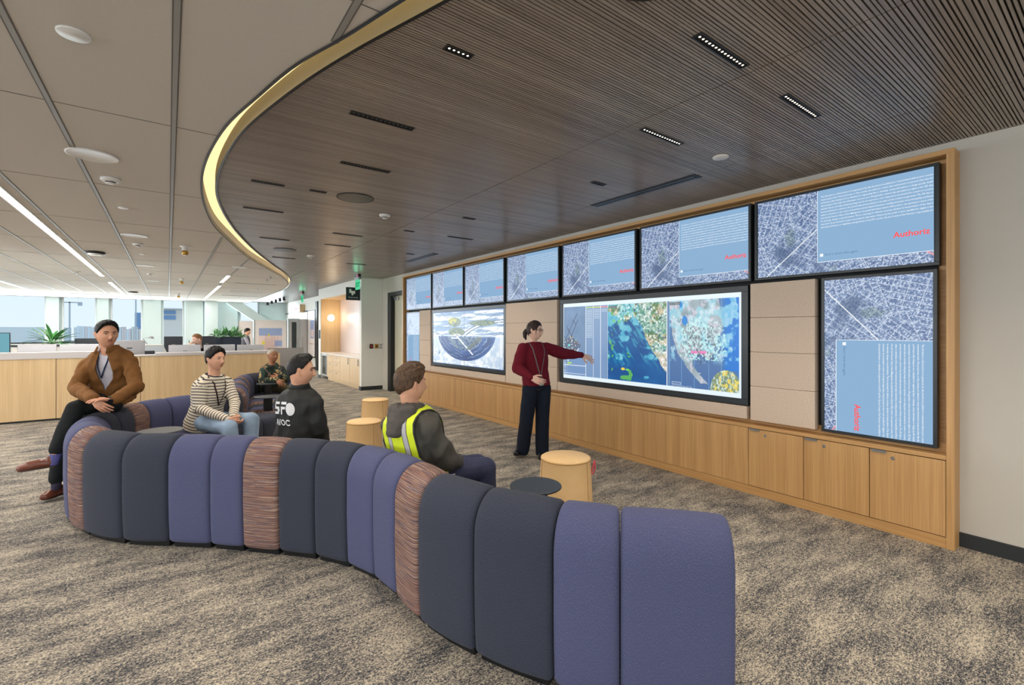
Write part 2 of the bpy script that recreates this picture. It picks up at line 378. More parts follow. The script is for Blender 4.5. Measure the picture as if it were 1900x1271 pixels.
p0 = on_y(137, 607, 68); p1 = on_y(262, 607, 68); n = 26
for k in range(n):
    x = p0.x + (p1.x - p0.x) * k / n; h = p0.z + rnd.uniform(-.3, .15)
    mb.mat(rnd.choice([0, 1, 1, 2])).box(x, 68, -5, x + (p1.x - p0.x) / n * rnd.uniform(.85, 1), 72, h)
st = mb.build('storage_silo_building', [mat('silo_blue', (232, 240, 250), .6), pale, mat('silo_pink', (240, 226, 224), .7)])
tag(st, 'ribbed white and blue industrial building outside the middle windows', 'building')
for px, py, lab in ((129, 560, 'tall twin armed light mast outside the second window'), (252, 548, 'thin plain light mast outside the third window')):
    t = on_y(px, py, 62); mb = MB().box(t.x - .06, 62, -5, t.x + .06, 62.12, t.z)
    if px == 129: mb.box(t.x - .9, 62, t.z - .1, t.x + .9, 62.2, t.z).box(t.x - .9, 61.9, t.z - .35, t.x - .6, 62.3, t.z - .1).box(t.x + .6, 61.9, t.z - .35, t.x + .9, 62.3, t.z - .1)
    tag(mb.build('light_mast', mat('mast_grey', (190, 198, 206), .6)), lab, 'mast')
# ================================================================ ceiling fixtures
E_CELL = emis('downlight_cell', (255, 240, 215), 9)
nb = 0
names = {0: 'tiny black slot downlight close to the curved cove', 1: 'long lit slot downlight above the near sofa end', 2: 'lit slot downlight over the portrait screen end', 3: 'lit slot downlight between the two panel joints above the large map screen',
         4: 'largest dark slot downlight inside the ceiling curve', 5: 'dark slot downlight just beyond the largest one', 6: 'dark slot downlight hugging the innermost bulge of the cove', 7: 'dark slot downlight beside the cove, one row beyond the bulge one'}
lane = {8: 'short slot downlight between the cove and the round black speaker', 9: 'slot downlight near the cove beside the far black speaker', 10: 'slot downlight on the cove side of the long panel joint', 11: 'slot downlight one row beyond, nearest the panel joint',
        12: 'thin slot downlight farthest along the cove', 13: 'short slot downlight beside the air slot diffuser', 14: 'short slot downlight in the middle bay, alone behind the smoke detector', 15: 'short slot downlight touching the long panel joint',
        16: 'short slot downlight beside the far air slot diffuser', 17: 'dotted slot downlight in the middle bay before the far diffuser', 18: 'slot downlight by the exit sign end of the ceiling'}
for i, (x0, x1, y, n) in enumerate(DOWN):
    e = empty('slot_downlight', ((x0 + x1) / 2, y, ZS), label=names.get(i) or lane[i], cat='ceiling light', group='slot downlights in the slatted ceiling')
    hw = (x1 - x0) / 2; w2 = .026
    MB().box(-hw, -w2, -.006, hw, -w2 + .006, -.0004).box(-hw, w2 - .006, -.006, hw, w2, -.0004).box(-hw, -w2 + .006, -.006, -hw + .006, w2 - .006, -.0004).box(hw - .006, -w2 + .006, -.006, hw, w2 - .006, -.0004).build('frame', M['blackp'], parent=e)
    MB().box(-hw + .006, -w2 + .006, -.0028, hw - .006, w2 - .006, -.0004).build('baffle', M['void'], parent=e)
    pitch = (2 * hw - .02) / n; bright = i in (0, 1, 2, 3); s_ = .20 if bright else .13
    l0 = MB().lathe([(pitch * s_, -.0005), (pitch * s_ * .5, -.002), (0, -.0025)], (0, 0, 0), 8).build('lens', E_CELL if bright else M['steel'], parent=e, loc=(-hw + .01 + pitch * .5, 0, -.0026))
    for k in range(1, n):
        c = l0.copy(); COL.objects.link(c); c.parent = e; c.location = (-hw + .01 + pitch * (k + .5), 0, -.0026)
for (x, y0, y1, lab) in ((3.785, 2.35, 3.61, 'long black air slot diffuser above the large map screen'), (3.84, 7.5, 8.7, 'black air slot diffuser above the far screens')):
    e = empty('slot_diffuser', (x, (y0 + y1) / 2, ZS), label=lab, cat='air vent', group='air slot diffusers in the slatted ceiling'); h = (y1 - y0) / 2
    MB().box(-.06, -h, -.006, .06, h, -.001).build('flange', M['black'], parent=e)
    MB().box(-.036, -h + .02, -.0065, -.012, h - .02, -.012).box(.012, -h + .02, -.0065, .036, h - .02, -.012).build('vane', mat('dark_vane', (60, 66, 72), .4), parent=e)
for x, y, r, lab in ((1.56, 4.85, .185, 'round black ceiling speaker inside the cove curve'), (1.6, 8.67, .175, 'round black ceiling speaker farther along the slatted ceiling'), (1.49, 1.12, .16, 'round dark ceiling speaker cut by the top edge of the picture')):
    o = MB().lathe([(r * .93, .003), (r * .93, -.004), (r, -.006), (r, .002)], n=48).build('ceiling_speaker', M['black'], smooth=False, loc=(x, y, ZS)); tag(o, lab, 'speaker')
    MB().lathe([(0, -.007), (r * .92, -.0065)], n=48).build('grille', M['blackp'], parent=o)
def detector(x, y, z, r, lab, dark=True):
    e = empty('smoke_detector', (x, y, z), label=lab, cat='smoke detector')
    MB().lathe([(r, 0), (r, -.018), (r * .85, -.028), (r * .55, -.030)], n=28).build('base', M['white'], parent=e, smooth=True)
    MB().lathe([(r * .5, -.0305), (r * .5, -.045), (r * .35, -.05), (0, -.05)], n=24).build('sensor_cap', M['white'], parent=e, smooth=True)
    if dark: MB().lathe([(r * .515, -.033), (r * .515, -.041)], n=24).build('sensor_slit', M['black'], parent=e)
detector(2.07, 5.35, ZS, .062, 'white smoke detector on the slatted ceiling beside the panel joint')
detector(2.10, 9.04, ZS, .065, 'white smoke detector on the slatted ceiling beyond the far black speaker')
k = 1.0556
detector(-.383 * k, 5.068 * k, ZW, .07, 'white smoke detector on the tiled ceiling next to the large round speaker')
detector(-.351 * k, 8.617 * k, ZW, .065, 'white smoke detector on the tiled ceiling below the second round speaker')
detector(-.322 * k, 12.893 * k, ZW, .065, 'white smoke detector on the tiled ceiling in line with the third round speaker')
detector(-1.65, 14.2, ZW, .07, 'white smoke detector on the tiled ceiling beside the long light strip')
for x, y, r, lab in ((-.34, 2.84, .06, 'small flush white disc sprinkler cover on the tiled ceiling, the closest to the camera'), (-.368 * k, 6.184 * k, .045, 'small flush white sprinkler cover past the first round speaker'), (-.333 * k, 9.715 * k, .045, 'small flush white sprinkler cover past the second round speaker')):
    tag(MB().lathe([(r, 0), (r, -.006), (r * .96, -.010), (0, -.011)], n=36).build('sprinkler_cover', M['white'], smooth=True, loc=(x, y, ZW)), lab, 'sprinkler cover')
tag(MB().lathe([(.06, 0), (.06, -.006), (.057, -.010), (0, -.011)], n=36).build('sprinkler_cover', M['white'], smooth=True, loc=(3.524, 1.992, ZS)), 'flush round white cover on the slatted ceiling above the widescreen row', 'sprinkler cover')
for x, y, r, lab in ((-.46 * 1.0, 4.72, .155, 'large white round ceiling speaker with a raised rim, the biggest one'), (-.355 * k, 7.912 * k, .155, 'white round ceiling speaker second along the tiled ceiling'), (-.344 * k, 11.445 * k, .155, 'white round ceiling speaker third along the tiled ceiling'), (-.33, 15.6, .155, 'white round ceiling speaker fourth along the tiled ceiling'), (1.2, 11.2, .15, 'white round ceiling speaker beside the end of the curved cove')):
    o = MB().lathe([(r * .9, 0), (r, -.002), (r, -.008), (r * .95, -.011), (r * .9, -.009)], n=48).build('ceiling_speaker', M['white'], smooth=True, loc=(x, y, ZW)); tag(o, lab, 'speaker')
    MB().lathe([(0, -.006), (r * .5, -.007), (r * .9, -.0075)], n=48).build('grille', mat('grille_grey', (196, 190, 182), .8), parent=o)
brass = mat('brass', (190, 150, 70), .35, metal=.8)
for x, y, lab in ((.215, 8.94, 'white ceiling camera with brass collar hanging from the tiles, the closest one'), (.275, 14.5, 'brass collared ceiling camera farther along the tiles'), (.3, 20.5, 'brass collared ceiling camera near the window wall')):
    e = empty('ceiling_camera', (x, y, ZW), label=lab, cat='camera', group='ceiling cameras over the aisle')
    MB().lathe([(.07, 0), (.07, -.012), (.045, -.02), (.045, -.06), (.02, -.07)], n=24).build('mount', M['white'], parent=e, smooth=True)
    MB().lathe([(.02, -.0705), (.04, -.075), (.045, -.12), (.03, -.14), (0, -.14)], n=24).build('collar', brass, parent=e, smooth=True)
for x, y, lab in ((-.98, 10.45, 'black rimmed oval sensor hanging under the tiled ceiling beside the light strip'), (-.95, 20.3, 'black rimmed oval sensor under the tiles near the window wall')):
    e = empty('ceiling_sensor', (x, y, ZW), label=lab, cat='sensor')
    MB().lathe([(.1, 0), (.13, -.01), (.13, -.035), (.11, -.04)], n=32).build('rim', M['black'], parent=e, smooth=True)
    MB().lathe([(.108, -.0405), (.1, -.055), (0, -.06)], n=32).build('lens', M['white'], parent=e, smooth=True)
E_STRIP = emis('light_strip_glow', (255, 240, 228), 5.5)
slab = ['long glowing linear light in the tiled ceiling, the longest in view', 'glowing linear light continuing towards the window wall after a short gap', 'short glowing linear light near the end of the curved cove', 'glowing linear light beyond the short one by the cove', 'thin glowing linear light at the far side of the tiled ceiling']
for i, (x, a, b) in enumerate(STRIPS[:5]):
    e = empty('linear_light', (x, (a + b) / 2, ZW), label=slab[i], cat='ceiling light', group='linear lights in the tiled ceiling'); h = (b - a) / 2
    MB().box(-.048, -h, -.010, -.038, h, -.001).box(.038, -h, -.010, .048, h, -.001).build('housing', M['white'], parent=e)
    MB().box(-.038, -h, -.009, .038, h, -.001).build('diffuser', E_STRIP, parent=e)
vg = mat('vent_grey', (150, 154, 154), .6)
vl = ['plain slot vent', 'wide slot vent', 'narrow slot vent', 'slim slot vent', 'grey slot vent']
for i, (x, y, s_, lab) in enumerate([(2.0, 14.9, .5, 'grey linear vent in the tiled ceiling beside the short light'), (2.15, 18.0, .5, 'grey linear vent in the tiled ceiling beside the second short light'), (2.2, 20.3, .6, 'grey linear vent in the tiled ceiling just before the window wall'), (-.4, 22.0, .6, 'grey linear vent above the widest white column'), (-2.2, 22.6, .6, 'grey linear vent near the third window'), (-4.6, 15.2, .7, 'grey linear vent across the far thin light')]):
    o = MB().box(-s_, -.035, -.008, s_, .035, 0).build('linear_vent', vg, loc=(x, y, ZW)); tag(o, lab, 'air vent')
# pair of small sprinklers and the row of black spots on the far soffit
for x, y, lab in ((2.02, 12.7, 'small sprinkler head by the cove bulge, the nearer of the pair'), (2.05, 13.4, 'small sprinkler head by the cove bulge, the farther of the pair'), (2.3, 16.8, 'small sprinkler head past the second short light'), (2.25, 21.0, 'small sprinkler head close to the slanted brace')):
    tag(MB().lathe([(.035, 0), (.035, -.006), (.012, -.012), (.012, -.05), (.03, -.055), (0, -.058)], n=14).build('fire_sprinkler', M['steel'], loc=(x, y, ZW)), lab, 'sprinkler')
for i in range(6):
    p = on_z(489 + i * 7.6, 563.5 - i * 2.35, ZS)
    tag(MB().lathe([(.05, 0), (.055, -.13), (.045, -.13), (.04, -.09), (0, -.09)], n=16).build('ceiling_spot', M['blackp'], loc=(p.x, p.y, ZS)), 'small black round spotlight in the row on the far soffit', 'spotlight', 'row of black spots on the far soffit')
# ================================================================ media wall
e = empty('media_wall_joinery', (4.45, .79, 0), label='long oak surround with a ledge and base panelling framing all the wall screens', cat='wall unit')
XF, XB, Y0, Y1, ZT = 4.45, 4.598, .79, 10.40, 2.843
def jn(mb, name, m, parent=e, **k): return mb.build(name, m, parent, origin=None, **k)
def off(mb): mb.v = [(v[0] - 4.45, v[1] - .79, v[2]) for v in mb.v]; return mb
off(MB().box(XF, Y0, ZT - .035, XB, Y1, ZT)).build('top_rail', M['oakh'], e, bev=.002)
off(MB().box(XF, Y0, 0, XB, Y0 + .045, ZT - .0351)).build('side_post', M['oak'], e, bev=.002)
off(MB().box(XF, Y1 - .045, 0, XB, Y1, ZT - .0351)).build('side_post', M['oak'], e, bev=.002)
off(MB().box(XF, Y0 + .0455, .63, XB, Y1 - .0455, .662)).build('ledge', M['oakh'], e, bev=.002)
off(MB().box(4.565, Y0 + .0455, .6625, 4.5845, Y1 - .0455, .73)).build('upstand', M['oakh'], e)
off(MB().box(XF + .006, Y0 + .0455, 0, XB, Y1 - .0455, .078)).build('toe_board', M['oakh'], e)
off(MB().box(XF + .004, 2.243, .082, XB, Y1 - .0455, .626)).build('base_panel', M['oak'], e)
off(MB().box(4.585, Y0 + .0455, .663, XB, Y1 - .0455, ZT - .0355)).build('back_board', M['oakh'], e)
off(MB().box(4.5655, .90, 2.02, 4.5845, 10.28, 2.77).box(4.5655, .90, .7305, 4.5845, 10.28, 2.0195)).build('mounting_plate', mat('dark_backing', (24, 24, 25), .8), e)
for i, (a, b, lab) in enumerate(((.838, 1.283, 'oak cupboard door with edge pull and round lock, at the end post of the screen wall'), (1.288, 1.757, 'oak cupboard door with lock between two other locked doors'), (1.762, 2.237, 'oak cupboard door with lock next to the long plain panelling'))):
    d = off(MB().box(XF, a, .084, XF + .02, b, .624)).build('door', M['oak'], e, bev=.0015)
    off(MB().box(XF - .012, b - .105, .621, XF + .004, b - .012, .627).box(XF - .012, b - .105, .608, XF - .009, b - .012, .6209)).build('edge_pull', M['steel'], d)
    yl = b - .155 if i else b - .145
    c = (XF - .0005 - 4.45, yl - .79, .578)
    MB().lathe([(.0001, -.006), (.010, -.006), (.013, -.003), (.013, 0)], c, 20, 'x').build('lock', M['steel'], d)
off(MB().box(XF + .05, .838, .084, XF + .06, 2.237, .62)).build('cupboard_carcass', M['void'], e)
# felt panels
def felt(name):
    m = mat(name, (212, 192, 172), .95, var=.16, vscale=130, bump=.2, bscale=400, spec=.1); return m
M['felt'] = felt('oatmeal_felt')
seam = mat('felt_seam', (120, 104, 90), .9)
def felt_panel(y0, y1, z0, z1, n, lab):
    p = empty('acoustic_panel', (4.48, (y0 + y1) / 2, z0), label=lab, cat='acoustic panel', group='oatmeal felt panels between the screens'); h = (y1 - y0) / 2; zz = (z1 - z0) / n
    for k in range(n):
        MB().box(0, -h, k * zz + .001, .082, h, (k + 1) * zz - .001).build('felt_tile', M['felt'], p, bev=.004)
felt_panel(1.682, 2.236, .70, 2.0, 4, 'stack of four oatmeal felt tiles between the upright screen and the large map screen')
felt_panel(4.990, 6.250, .70, 2.0, 4, 'wide stack of four felt tiles behind the standing woman')
felt_panel(8.992, 9.520, .70, 2.0, 4, 'narrow stack of four felt tiles beside the far upright screen')
felt_panel(2.270, 4.980, .70, .822, 1, 'low felt strip under the large map screen')
felt_panel(6.262, 8.985, .70, .812, 1, 'low felt strip under the aerial view screen')
# ---------------------------------------------------------------- pictures shown on the screens
rs = np.random.RandomState(4)
_T = rs.rand(256, 256)
def vnoise(x, y):
    xi = np.floor(x).astype(int); yi = np.floor(y).astype(int); fx = x - xi; fy = y - yi
    fx = fx * fx * (3 - 2 * fx); fy = fy * fy * (3 - 2 * fy)
    g = lambda a, b: _T[a % 256, b % 256]
    return (g(xi, yi) * (1 - fx) + g(xi + 1, yi) * fx) * (1 - fy) + (g(xi, yi + 1) * (1 - fx) + g(xi + 1, yi + 1) * fx) * fy
def fbm(x, y, o=5):
    s = 0; a = .5
    for k in range(o): s = s + a * vnoise(x * 2 ** k + 17 * k, y * 2 ** k + 31 * k); a *= .5
    return s
def C(r, g, b): return np.array([r, g, b], float)
def mixc(a, b, t): t = np.clip(t, 0, 1)[..., None]; return a * (1 - t) + b * t
def sstep(a, b, x): t = np.clip((x - a) / (b - a), 0, 1); return t * t * (3 - 2 * t)
def city(u, v):          # u right, v down, in screen widths
    reg = fbm(u * 3.1 + 3, v * 3.1 + 9, 2); ang = np.where(reg > .40, .62, np.where(reg > .33, 1.15, .2)) + .12 * vnoise(u * 2, v * 2)
    c, s = np.cos(ang), np.sin(ang); x = u * c + v * s; y = -u * s + v * c
    bx, by = x * 27, y * 62; fx, fy = bx - np.floor(bx), by - np.floor(by)
    h = _T[np.floor(bx * 4).astype(int) % 256, np.floor(by * 2).astype(int) % 256]
    base = mixc(C(58, 84, 132), C(206, 220, 240), h * .9 + .03)
    base = mixc(base, C(96, 120, 160), (fy < .24) * .8)
    base = mixc(base, C(206, 216, 230), (fx < .09) * .9); base = mixc(base, C(206, 216, 230), (np.abs(by / 5 - np.round(by / 5)) < .022) * .9)
    veg = fbm(u * 5 + 40, v * 5 + 2, 4); base = mixc(base, C(48, 72, 112), sstep(.54, .66, veg) * .6)
    base = mixc(base, C(95, 122, 112), sstep(.64, .72, fbm(u * 9, v * 9 + 50, 3)) * .35)
    base = mixc(base, C(224, 230, 236), (np.abs(u * .8 + v * .9 - .55) < .004))
    base = mixc(base, C(222, 150, 160), (np.abs(u * .7 - v * .9 - .24) < .005) * (v > .45))
    return base
def picture(name, w_, h_, nu, nv, fn):
    U, V = np.meshgrid(np.linspace(0, 1, nu), np.linspace(0, 1, nv)); col = fn(U, V)
    vs = np.stack([(U - .5) * w_, (.5 - V) * h_, np.zeros_like(U)], -1).reshape(-1, 3)
    i, j = np.meshgrid(np.arange(nu - 1), np.arange(nv - 1)); a = (j * nu + i).ravel()
    fs = np.stack([a, a + nu, a + nu + 1, a + 1], -1)
    me = bpy.data.meshes.new(name); me.vertices.add(len(vs)); me.vertices.foreach_set('co', vs.ravel())
    me.loops.add(fs.size); me.loops.foreach_set('vertex_index', fs.ravel()); me.polygons.add(len(fs))
    me.polygons.foreach_set('loop_start', np.arange(0, fs.size, 4)); me.polygons.foreach_set('loop_total', np.full(len(fs), 4))
    me.update(calc_edges=True)
    at = me.color_attributes.new('picture', 'FLOAT_COLOR', 'POINT'); c = np.clip(col.reshape(-1, 3) / 255, 0, 1)
    l = np.where(c <= .04045, c / 12.92, ((c + .055) / 1.055) ** 2.4); at.data.foreach_set('color', np.concatenate([l, np.ones((len(l), 1))], 1).ravel())
    return me
def screen_mat(name, s=1.0):
    m = bpy.data.materials.new(name); m.use_nodes = True; t = m.node_tree; b = t.nodes['Principled BSDF']
    a = t.nodes.new('ShaderNodeAttribute'); a.attribute_name = 'picture'; b.inputs['Base Color'].default_value = (.01, .01, .012, 1); b.inputs['Roughness'].default_value = .35
    t.links.new(a.outputs['Color'], b.inputs['Emission Color']); b.inputs['Emission Strength'].default_value = s; return m
M['scr'] = screen_mat('screen_picture', .95)
BASIS = Matrix(((0, 0, -1, 0), (-1, 0, 0, 0), (0, 1, 0, 0), (0, 0, 0, 1)))
def text_mesh(s, size, offset=0, extr=0, res=1, align='LEFT', shear=0, spacing=1):
    cu = bpy.data.curves.new('lettering', 'FONT'); cu.body = s; cu.size = size; cu.offset = offset; cu.extrude = extr; cu.resolution_u = res; cu.align_x = align; cu.shear = shear; cu.space_character = spacing
    o = bpy.data.objects.new('lettering', cu); COL.objects.link(o); dg = bpy.context.evaluated_depsgraph_get(); me = bpy.data.meshes.new_from_object(o.evaluated_get(dg))
    bpy.data.objects.remove(o); bpy.data.curves.remove(cu); return me
def mesh_obj(me, name, m=None, parent=None, loc=None):
    if m is not None: me.materials.clear(); me.materials.append(m)
    o = bpy.data.objects.new(name, me); COL.objects.link(o)
    if parent: o.parent = parent
    if loc: o.location = loc
    return o
SW, SH = 1.262, .700       # lit area of a standard screen
city_me = picture('street_map', SW, SH, 560, 312, lambda U, V: city(U, V * SH / SW)); city_me.materials.append(M['scr'])
LINES = ["This information is collected and is to be guaranteed, the data should not be published or retransmitted without prior consent",
 "measurements made of the project area, or data contents, are advised to contact state and national concept and other than the",
 "performance after timing are not a substitute for engineering data or drawings, survey information or design specific details",
 "representing it. If provides this information resource as is. All applicable common law and statutory rights in the GIS data",
 "warrants that are currently undergoing change and do not represent a color rating and is not intended for content or accuracy",
 "has been developed to conform to the intended data and any attempt to the legal content of which an agreement. The GIS data on",
 "makes no warranties to the content of documents and any implied warranties, including warranties of merchantability and fitness",
 "from the San Francisco Airport Asset Management Geospatial Information System (GIS) portal to user generated content of the",
 "for warranty, damage or any information. This is a warranty for delivery, accuracy, whether its interpretation of the data is",
 "represents, the presentation is under concerning the legal status of any property model or were identified for digital or the",
 "disclosing and business on originalities and agreement to hold SFO and the City and County of San Francisco responsibility for"]
para = MB(); M['txt'] = emis('white_text', (244, 248, 252), 1.0); M['red'] = emis('red_text', (255, 92, 92), 1.0); M['pan'] = emis('notice_blue', (142, 178, 212), .95); M['faint'] = emis('faint_text', (100, 132, 168), .9)
pw = SW * .578; px0 = SW / 2 - SW * .590
for k, l in enumerate(LINES):
    me = text_mesh(l, .0190, offset=.0001); vs = [v.co.copy() for v in me.vertices]; wd = max(v.x for v in vs); s_ = pw / wd
    para.add([(v.x * s_ + px0 + .012, v.y + SH / 2 - .062 - k * .0262, 0) for v in vs], [tuple(p.vertices) for p in me.polygons])
para_me = para.build('paragraph', M['txt']); pm = para_me.data; bpy.data.objects.remove(para_me)
auth_me = text_mesh('Authoriz', .060, offset=.0012, res=3); auth_me.materials.append(M['red']); bm = bmesh.new(); bm.from_mesh(auth_me); bmesh.ops.bisect_plane(bm, geom=bm.verts[:] + bm.edges[:] + bm.faces[:], plane_co=(.236, 0, 0), plane_no=(1, 0, 0), clear_outer=True); bm.to_mesh(auth_me); bm.free()
dont_me = text_mesh("Don't show this again", .027, res=2); dont_me.materials.append(M['faint'])
def quad_me(name, x0, y0, x1, y1, z, m):
    me = bpy.data.meshes.new(name); me.from_pydata([(x0, y0, z), (x1, y0, z), (x1, y1, z), (x0, y1, z)], [], [(0, 1, 2, 3)]); me.materials.append(m); return me
xl = SW / 2 - SW * .60; yb = -SH / 2 + SH * .125
panel_me = quad_me('notice', xl, yb, SW / 2, SH / 2, 0, M['pan'])
bm_ = MB().box(xl - .003, yb - .004, 0, SW / 2, yb, .0004).box(xl - .003, yb, 0, xl, SH / 2, .0004).box(xl + .018, yb + .045, 0.0002, xl + .042, yb + .069, .0006)
bo = bm_.build('notice_border', M['txt']); border_me = bo.data; bpy.data.objects.remove(bo)
def bezel(w_, h_, b, dep, m, parent, name='bezel'):
    mb = MB(); x, y = w_ / 2, h_ / 2
    mb.box(-x, -y, -dep, x, -y + b, 0).box(-x, y - b, -dep, x, y, 0).box(-x, -y + b, -dep, -x + b, y - b, 0).box(x - b, -y + b, -dep, x, y - b, 0).box(-x + b, -y + b, -dep, x - b, y - b, -.006)
    return mb.build(name, m, parent, bev=.002)
M['bez'] = mat('screen_bezel', (38, 44, 48), .35)
def std_screen(yc, zc, lab, rot=0, wx=1.31, hx=.748, grp='street map screens'):
    e = empty('wall_screen', label=lab, cat='screen', group=grp)
    e.matrix_world = Matrix.Translation((4.50, yc, zc)) @ BASIS @ Matrix.Rotation(rot, 4, 'Z')
    bezel(wx, hx, .024, .062, M['bez'], e)
    d = mesh_obj(city_me, 'display', parent=e, loc=(0, 0, -.004)); d['label'] = 'display showing a street map under a blue notice'
    mesh_obj(panel_me, 'notice_panel', parent=d, loc=(0, 0, .0012)); mesh_obj(border_me, 'notice_border', parent=d, loc=(0, 0, .0014))
    mesh_obj(pm, 'notice_text', parent=d, loc=(0, 0, .0016)); mesh_obj(auth_me, 'red_heading', parent=d, loc=(SW / 2 - .236, -SH / 2 + .215, .0016)); mesh_obj(dont_me, 'checkbox_text', parent=d, loc=(xl + .055, yb + .05, .0016))
    return e
bounds = [(.881, 2.205), (2.241, 3.55), (3.605, 4.903), (4.971, 6.251), (6.328, 7.61), (7.665, 8.94), (9.0, 10.30)]
wl = ['wide screen at the near end of the top row, its red heading largest', 'wide top row screen next to the near end one', 'wide top row screen directly above the far half of the large map screen', 'wide top row screen above the standing woman and wide felt tiles',
      'wide top row screen above the near half of the aerial view', 'wide top row screen above the far half of the aerial view', 'wide screen at the far end of the top row, beside the black door frame']
for (a, b), l in zip(bounds, wl): std_screen((a + b) / 2, 2.403, l, wx=b - a)
std_screen(1.267, 1.348, 'upright screen with sideways text at the near end of the screen wall', rot=-math.pi / 2)
std_screen(9.93, 1.338, 'upright screen with sideways text at the far end of the screen wall', rot=-math.pi / 2, wx=1.29, hx=.745)
# ---- the large map screen
BW, BH = 2.681, 1.160; bw, bh = 2.545, 1.040
def ufrac(px): p = on_x(px, 640, 4.5); return ((3.6075 - p.y) + bw / 2) / bw
uc = [ufrac(v) for v in (1086.5, 1100.5, 1114, 1127.5, 1237)]
def bigmap(U, V):
    A = bw / bh
    col = np.zeros(U.shape + (3,)) + C(112, 146, 188)
    top, bot = .045, .955
    # airfield diagram
    m = (U < uc[0]); u, v = U * A, V
    fl_ = fbm(u * 8, v * 8); col = np.where(m[..., None], mixc(C(118, 150, 188), C(96, 124, 158), fl_), col)
    def seg(x0, y0, x1, y1, wd):
        dx, dy = x1 - x0, y1 - y0; L = dx * dx + dy * dy; t = np.clip(((u - x0) * dx + (v - y0) * dy) / L, 0, 1)
        return np.hypot(u - x0 - t * dx, v - y0 - t * dy) < wd
    for a in ((.02, .52, .26, .14), (.05, .60, .28, .22), (.02, .44, .20, .62), (.10, .34, .26, .56), (.07, .30, .11, .40), (.18, .22, .24, .28), (.16, .66, .28, .52), (.02, .50, .28, .50)):
        col = mixc(col, C(72, 88, 116), seg(*a, .006) * m * 1.0)
    poly = m & (V > .42 - .0 * u) & (V < .68) & (np.abs(V - .56) < .02 + .35 * (1 - np.abs(u - .15) / .16) * .35)
    col = mixc(col, C(82, 92, 118), poly * .8)
    dots = vnoise(u * 60, v * 60); hue = vnoise(u * 25 + 9, v * 25)
    dc = np.where((hue > .6)[..., None], C(120, 225, 215), np.where((hue > .42)[..., None], C(235, 205, 90), C(232, 238, 240)))
    col = np.where((poly & (dots > .72))[..., None], dc, col)
    col = mixc(col, C(225, 235, 242), seg(.16, .74, .29, .60, .007) * m)
    lo = (U < uc[0]) & (V > .71)
    col = np.where(lo[..., None], C(110, 145, 190), col)
    for vv in (.712, .82, .93): col = mixc(col, C(235, 242, 248), (np.abs(V - vv) < .0035) & (U < uc[0]))
    for uu in (.014, .028): col = mixc(col, C(235, 242, 248), (np.abs(U - uu) < .0008) & lo)
    for (a0, a1, v0, v1, cc) in ((.034, .042, .75, .77, (240, 244, 250)), (.034, .066, .782, .80, (170, 226, 90)), (.034, .042, .805, .822, (226, 226, 80)), (.004, .010, .76, .78, (60, 80, 110)), (.018, .025, .76, .78, (60, 80, 110)), (.004, .010, .86, .88, (60, 80, 110)), (.018, .025, .86, .88, (60, 80, 110))):
        col = mixc(col, C(*cc), (U > a0) & (U < a1) & (V > v0) & (V < v1))
    # list columns
    for k, (a0, a1, vmax) in enumerate(((uc[0], uc[1], .46), (uc[1], uc[2], .21), (uc[2], uc[3], .13))):
        m = (U > a0) & (U < a1); col = np.where(m[..., None], mixc(C(132, 160, 196), C(116, 148, 190), V), col)
        rows = (np.abs((V * 46) % 1 - .5) < .24) & (V < vmax) & (V > .08) & (U > a0 + (a1 - a0) * .12) & (U < a1 - (a1 - a0) * .12)
        col = mixc(col, C(196, 214, 228), rows * m * (.55 + .45 * vnoise(U * 900, V * 60)))
        col = mixc(col, C(*((190, 220, 110), (214, 214, 100), (236, 140, 150))[k]), m & (V > .06) & (V < .072))
    for a0 in uc[:4]: col = mixc(col, C(240, 246, 250), np.abs(U - a0) < .0013)
    # infrared map: ocean, coast, cloud
    m1 = (U > uc[3]) & (U < uc[4]); x = (U - uc[3]) / (uc[4] - uc[3]); y = V
    wx_ = x + .10 * (fbm(x * 4, y * 4) - .45); wy = y + .10 * (fbm(x * 4 + 30, y * 4) - .45)
    coast = np.interp(wx_, [0, .15, .3, .45, .58, .68, .78, .88, 1.0], [.10, .20, .24, .22, .31, .46, .60, .71, .83])
    land = sstep(-.01, .012, coast - wy)
    n1 = fbm(x * 5, y * 7 + 5); n2 = fbm(x * 20 + 7, y * 24); n3 = fbm(x * 46, y * 50 + 3, 3)
    sea = mixc(C(0, 72, 138), C(10, 108, 172), n1 * 1.2 - .2)
    lnd = mixc(C(92, 128, 72), C(196, 184, 150), sstep(.38, .6, n2)); lnd = mixc(lnd, C(232, 214, 205), sstep(.5, .8, y + n3 * .3) * .6)
    cy = mixc(C(60, 170, 205), C(170, 235, 235), n2 * 1.3 - .1)
    o1 = mixc(sea, lnd, land); nor = sstep(.40, .52, fbm(x * 6 + 4, y * 9 + 1, 6) + .42 * (.36 - y)); o1 = mixc(o1, cy, nor * .85 * (1 - .5 * land * (x > .55)))
    streak = sstep(.52, .62, fbm((x + y) * 4.0, (x - y) * 22 + 8, 6)) * sstep(.85, .6, y) * (y > .25); o1 = mixc(o1, C(90, 195, 205), streak * .6 * (1 - land))
    o1 = mixc(o1, C(110, 200, 80), sstep(.66, .70, fbm(x * 12 + 3, y * 12 + 14)) * (x < .45) * .8)
    o1 = mixc(o1, C(236, 206, 70), (np.hypot((x - .28) / 2.2, y - .815) < .016)); o1 = mixc(o1, C(120, 210, 90), (np.hypot((x - .36) / 3, y - .82) < .012))
    o1 = mixc(o1, C(245, 248, 250), (n3 > .56) * land * .8); o1 = mixc(o1, C(30, 70, 120), (n3 < .27) * land * .7)
    # radar map
    m2 = (U > uc[4]) & (U < 1); x = (U - uc[4]) / (1 - uc[4])
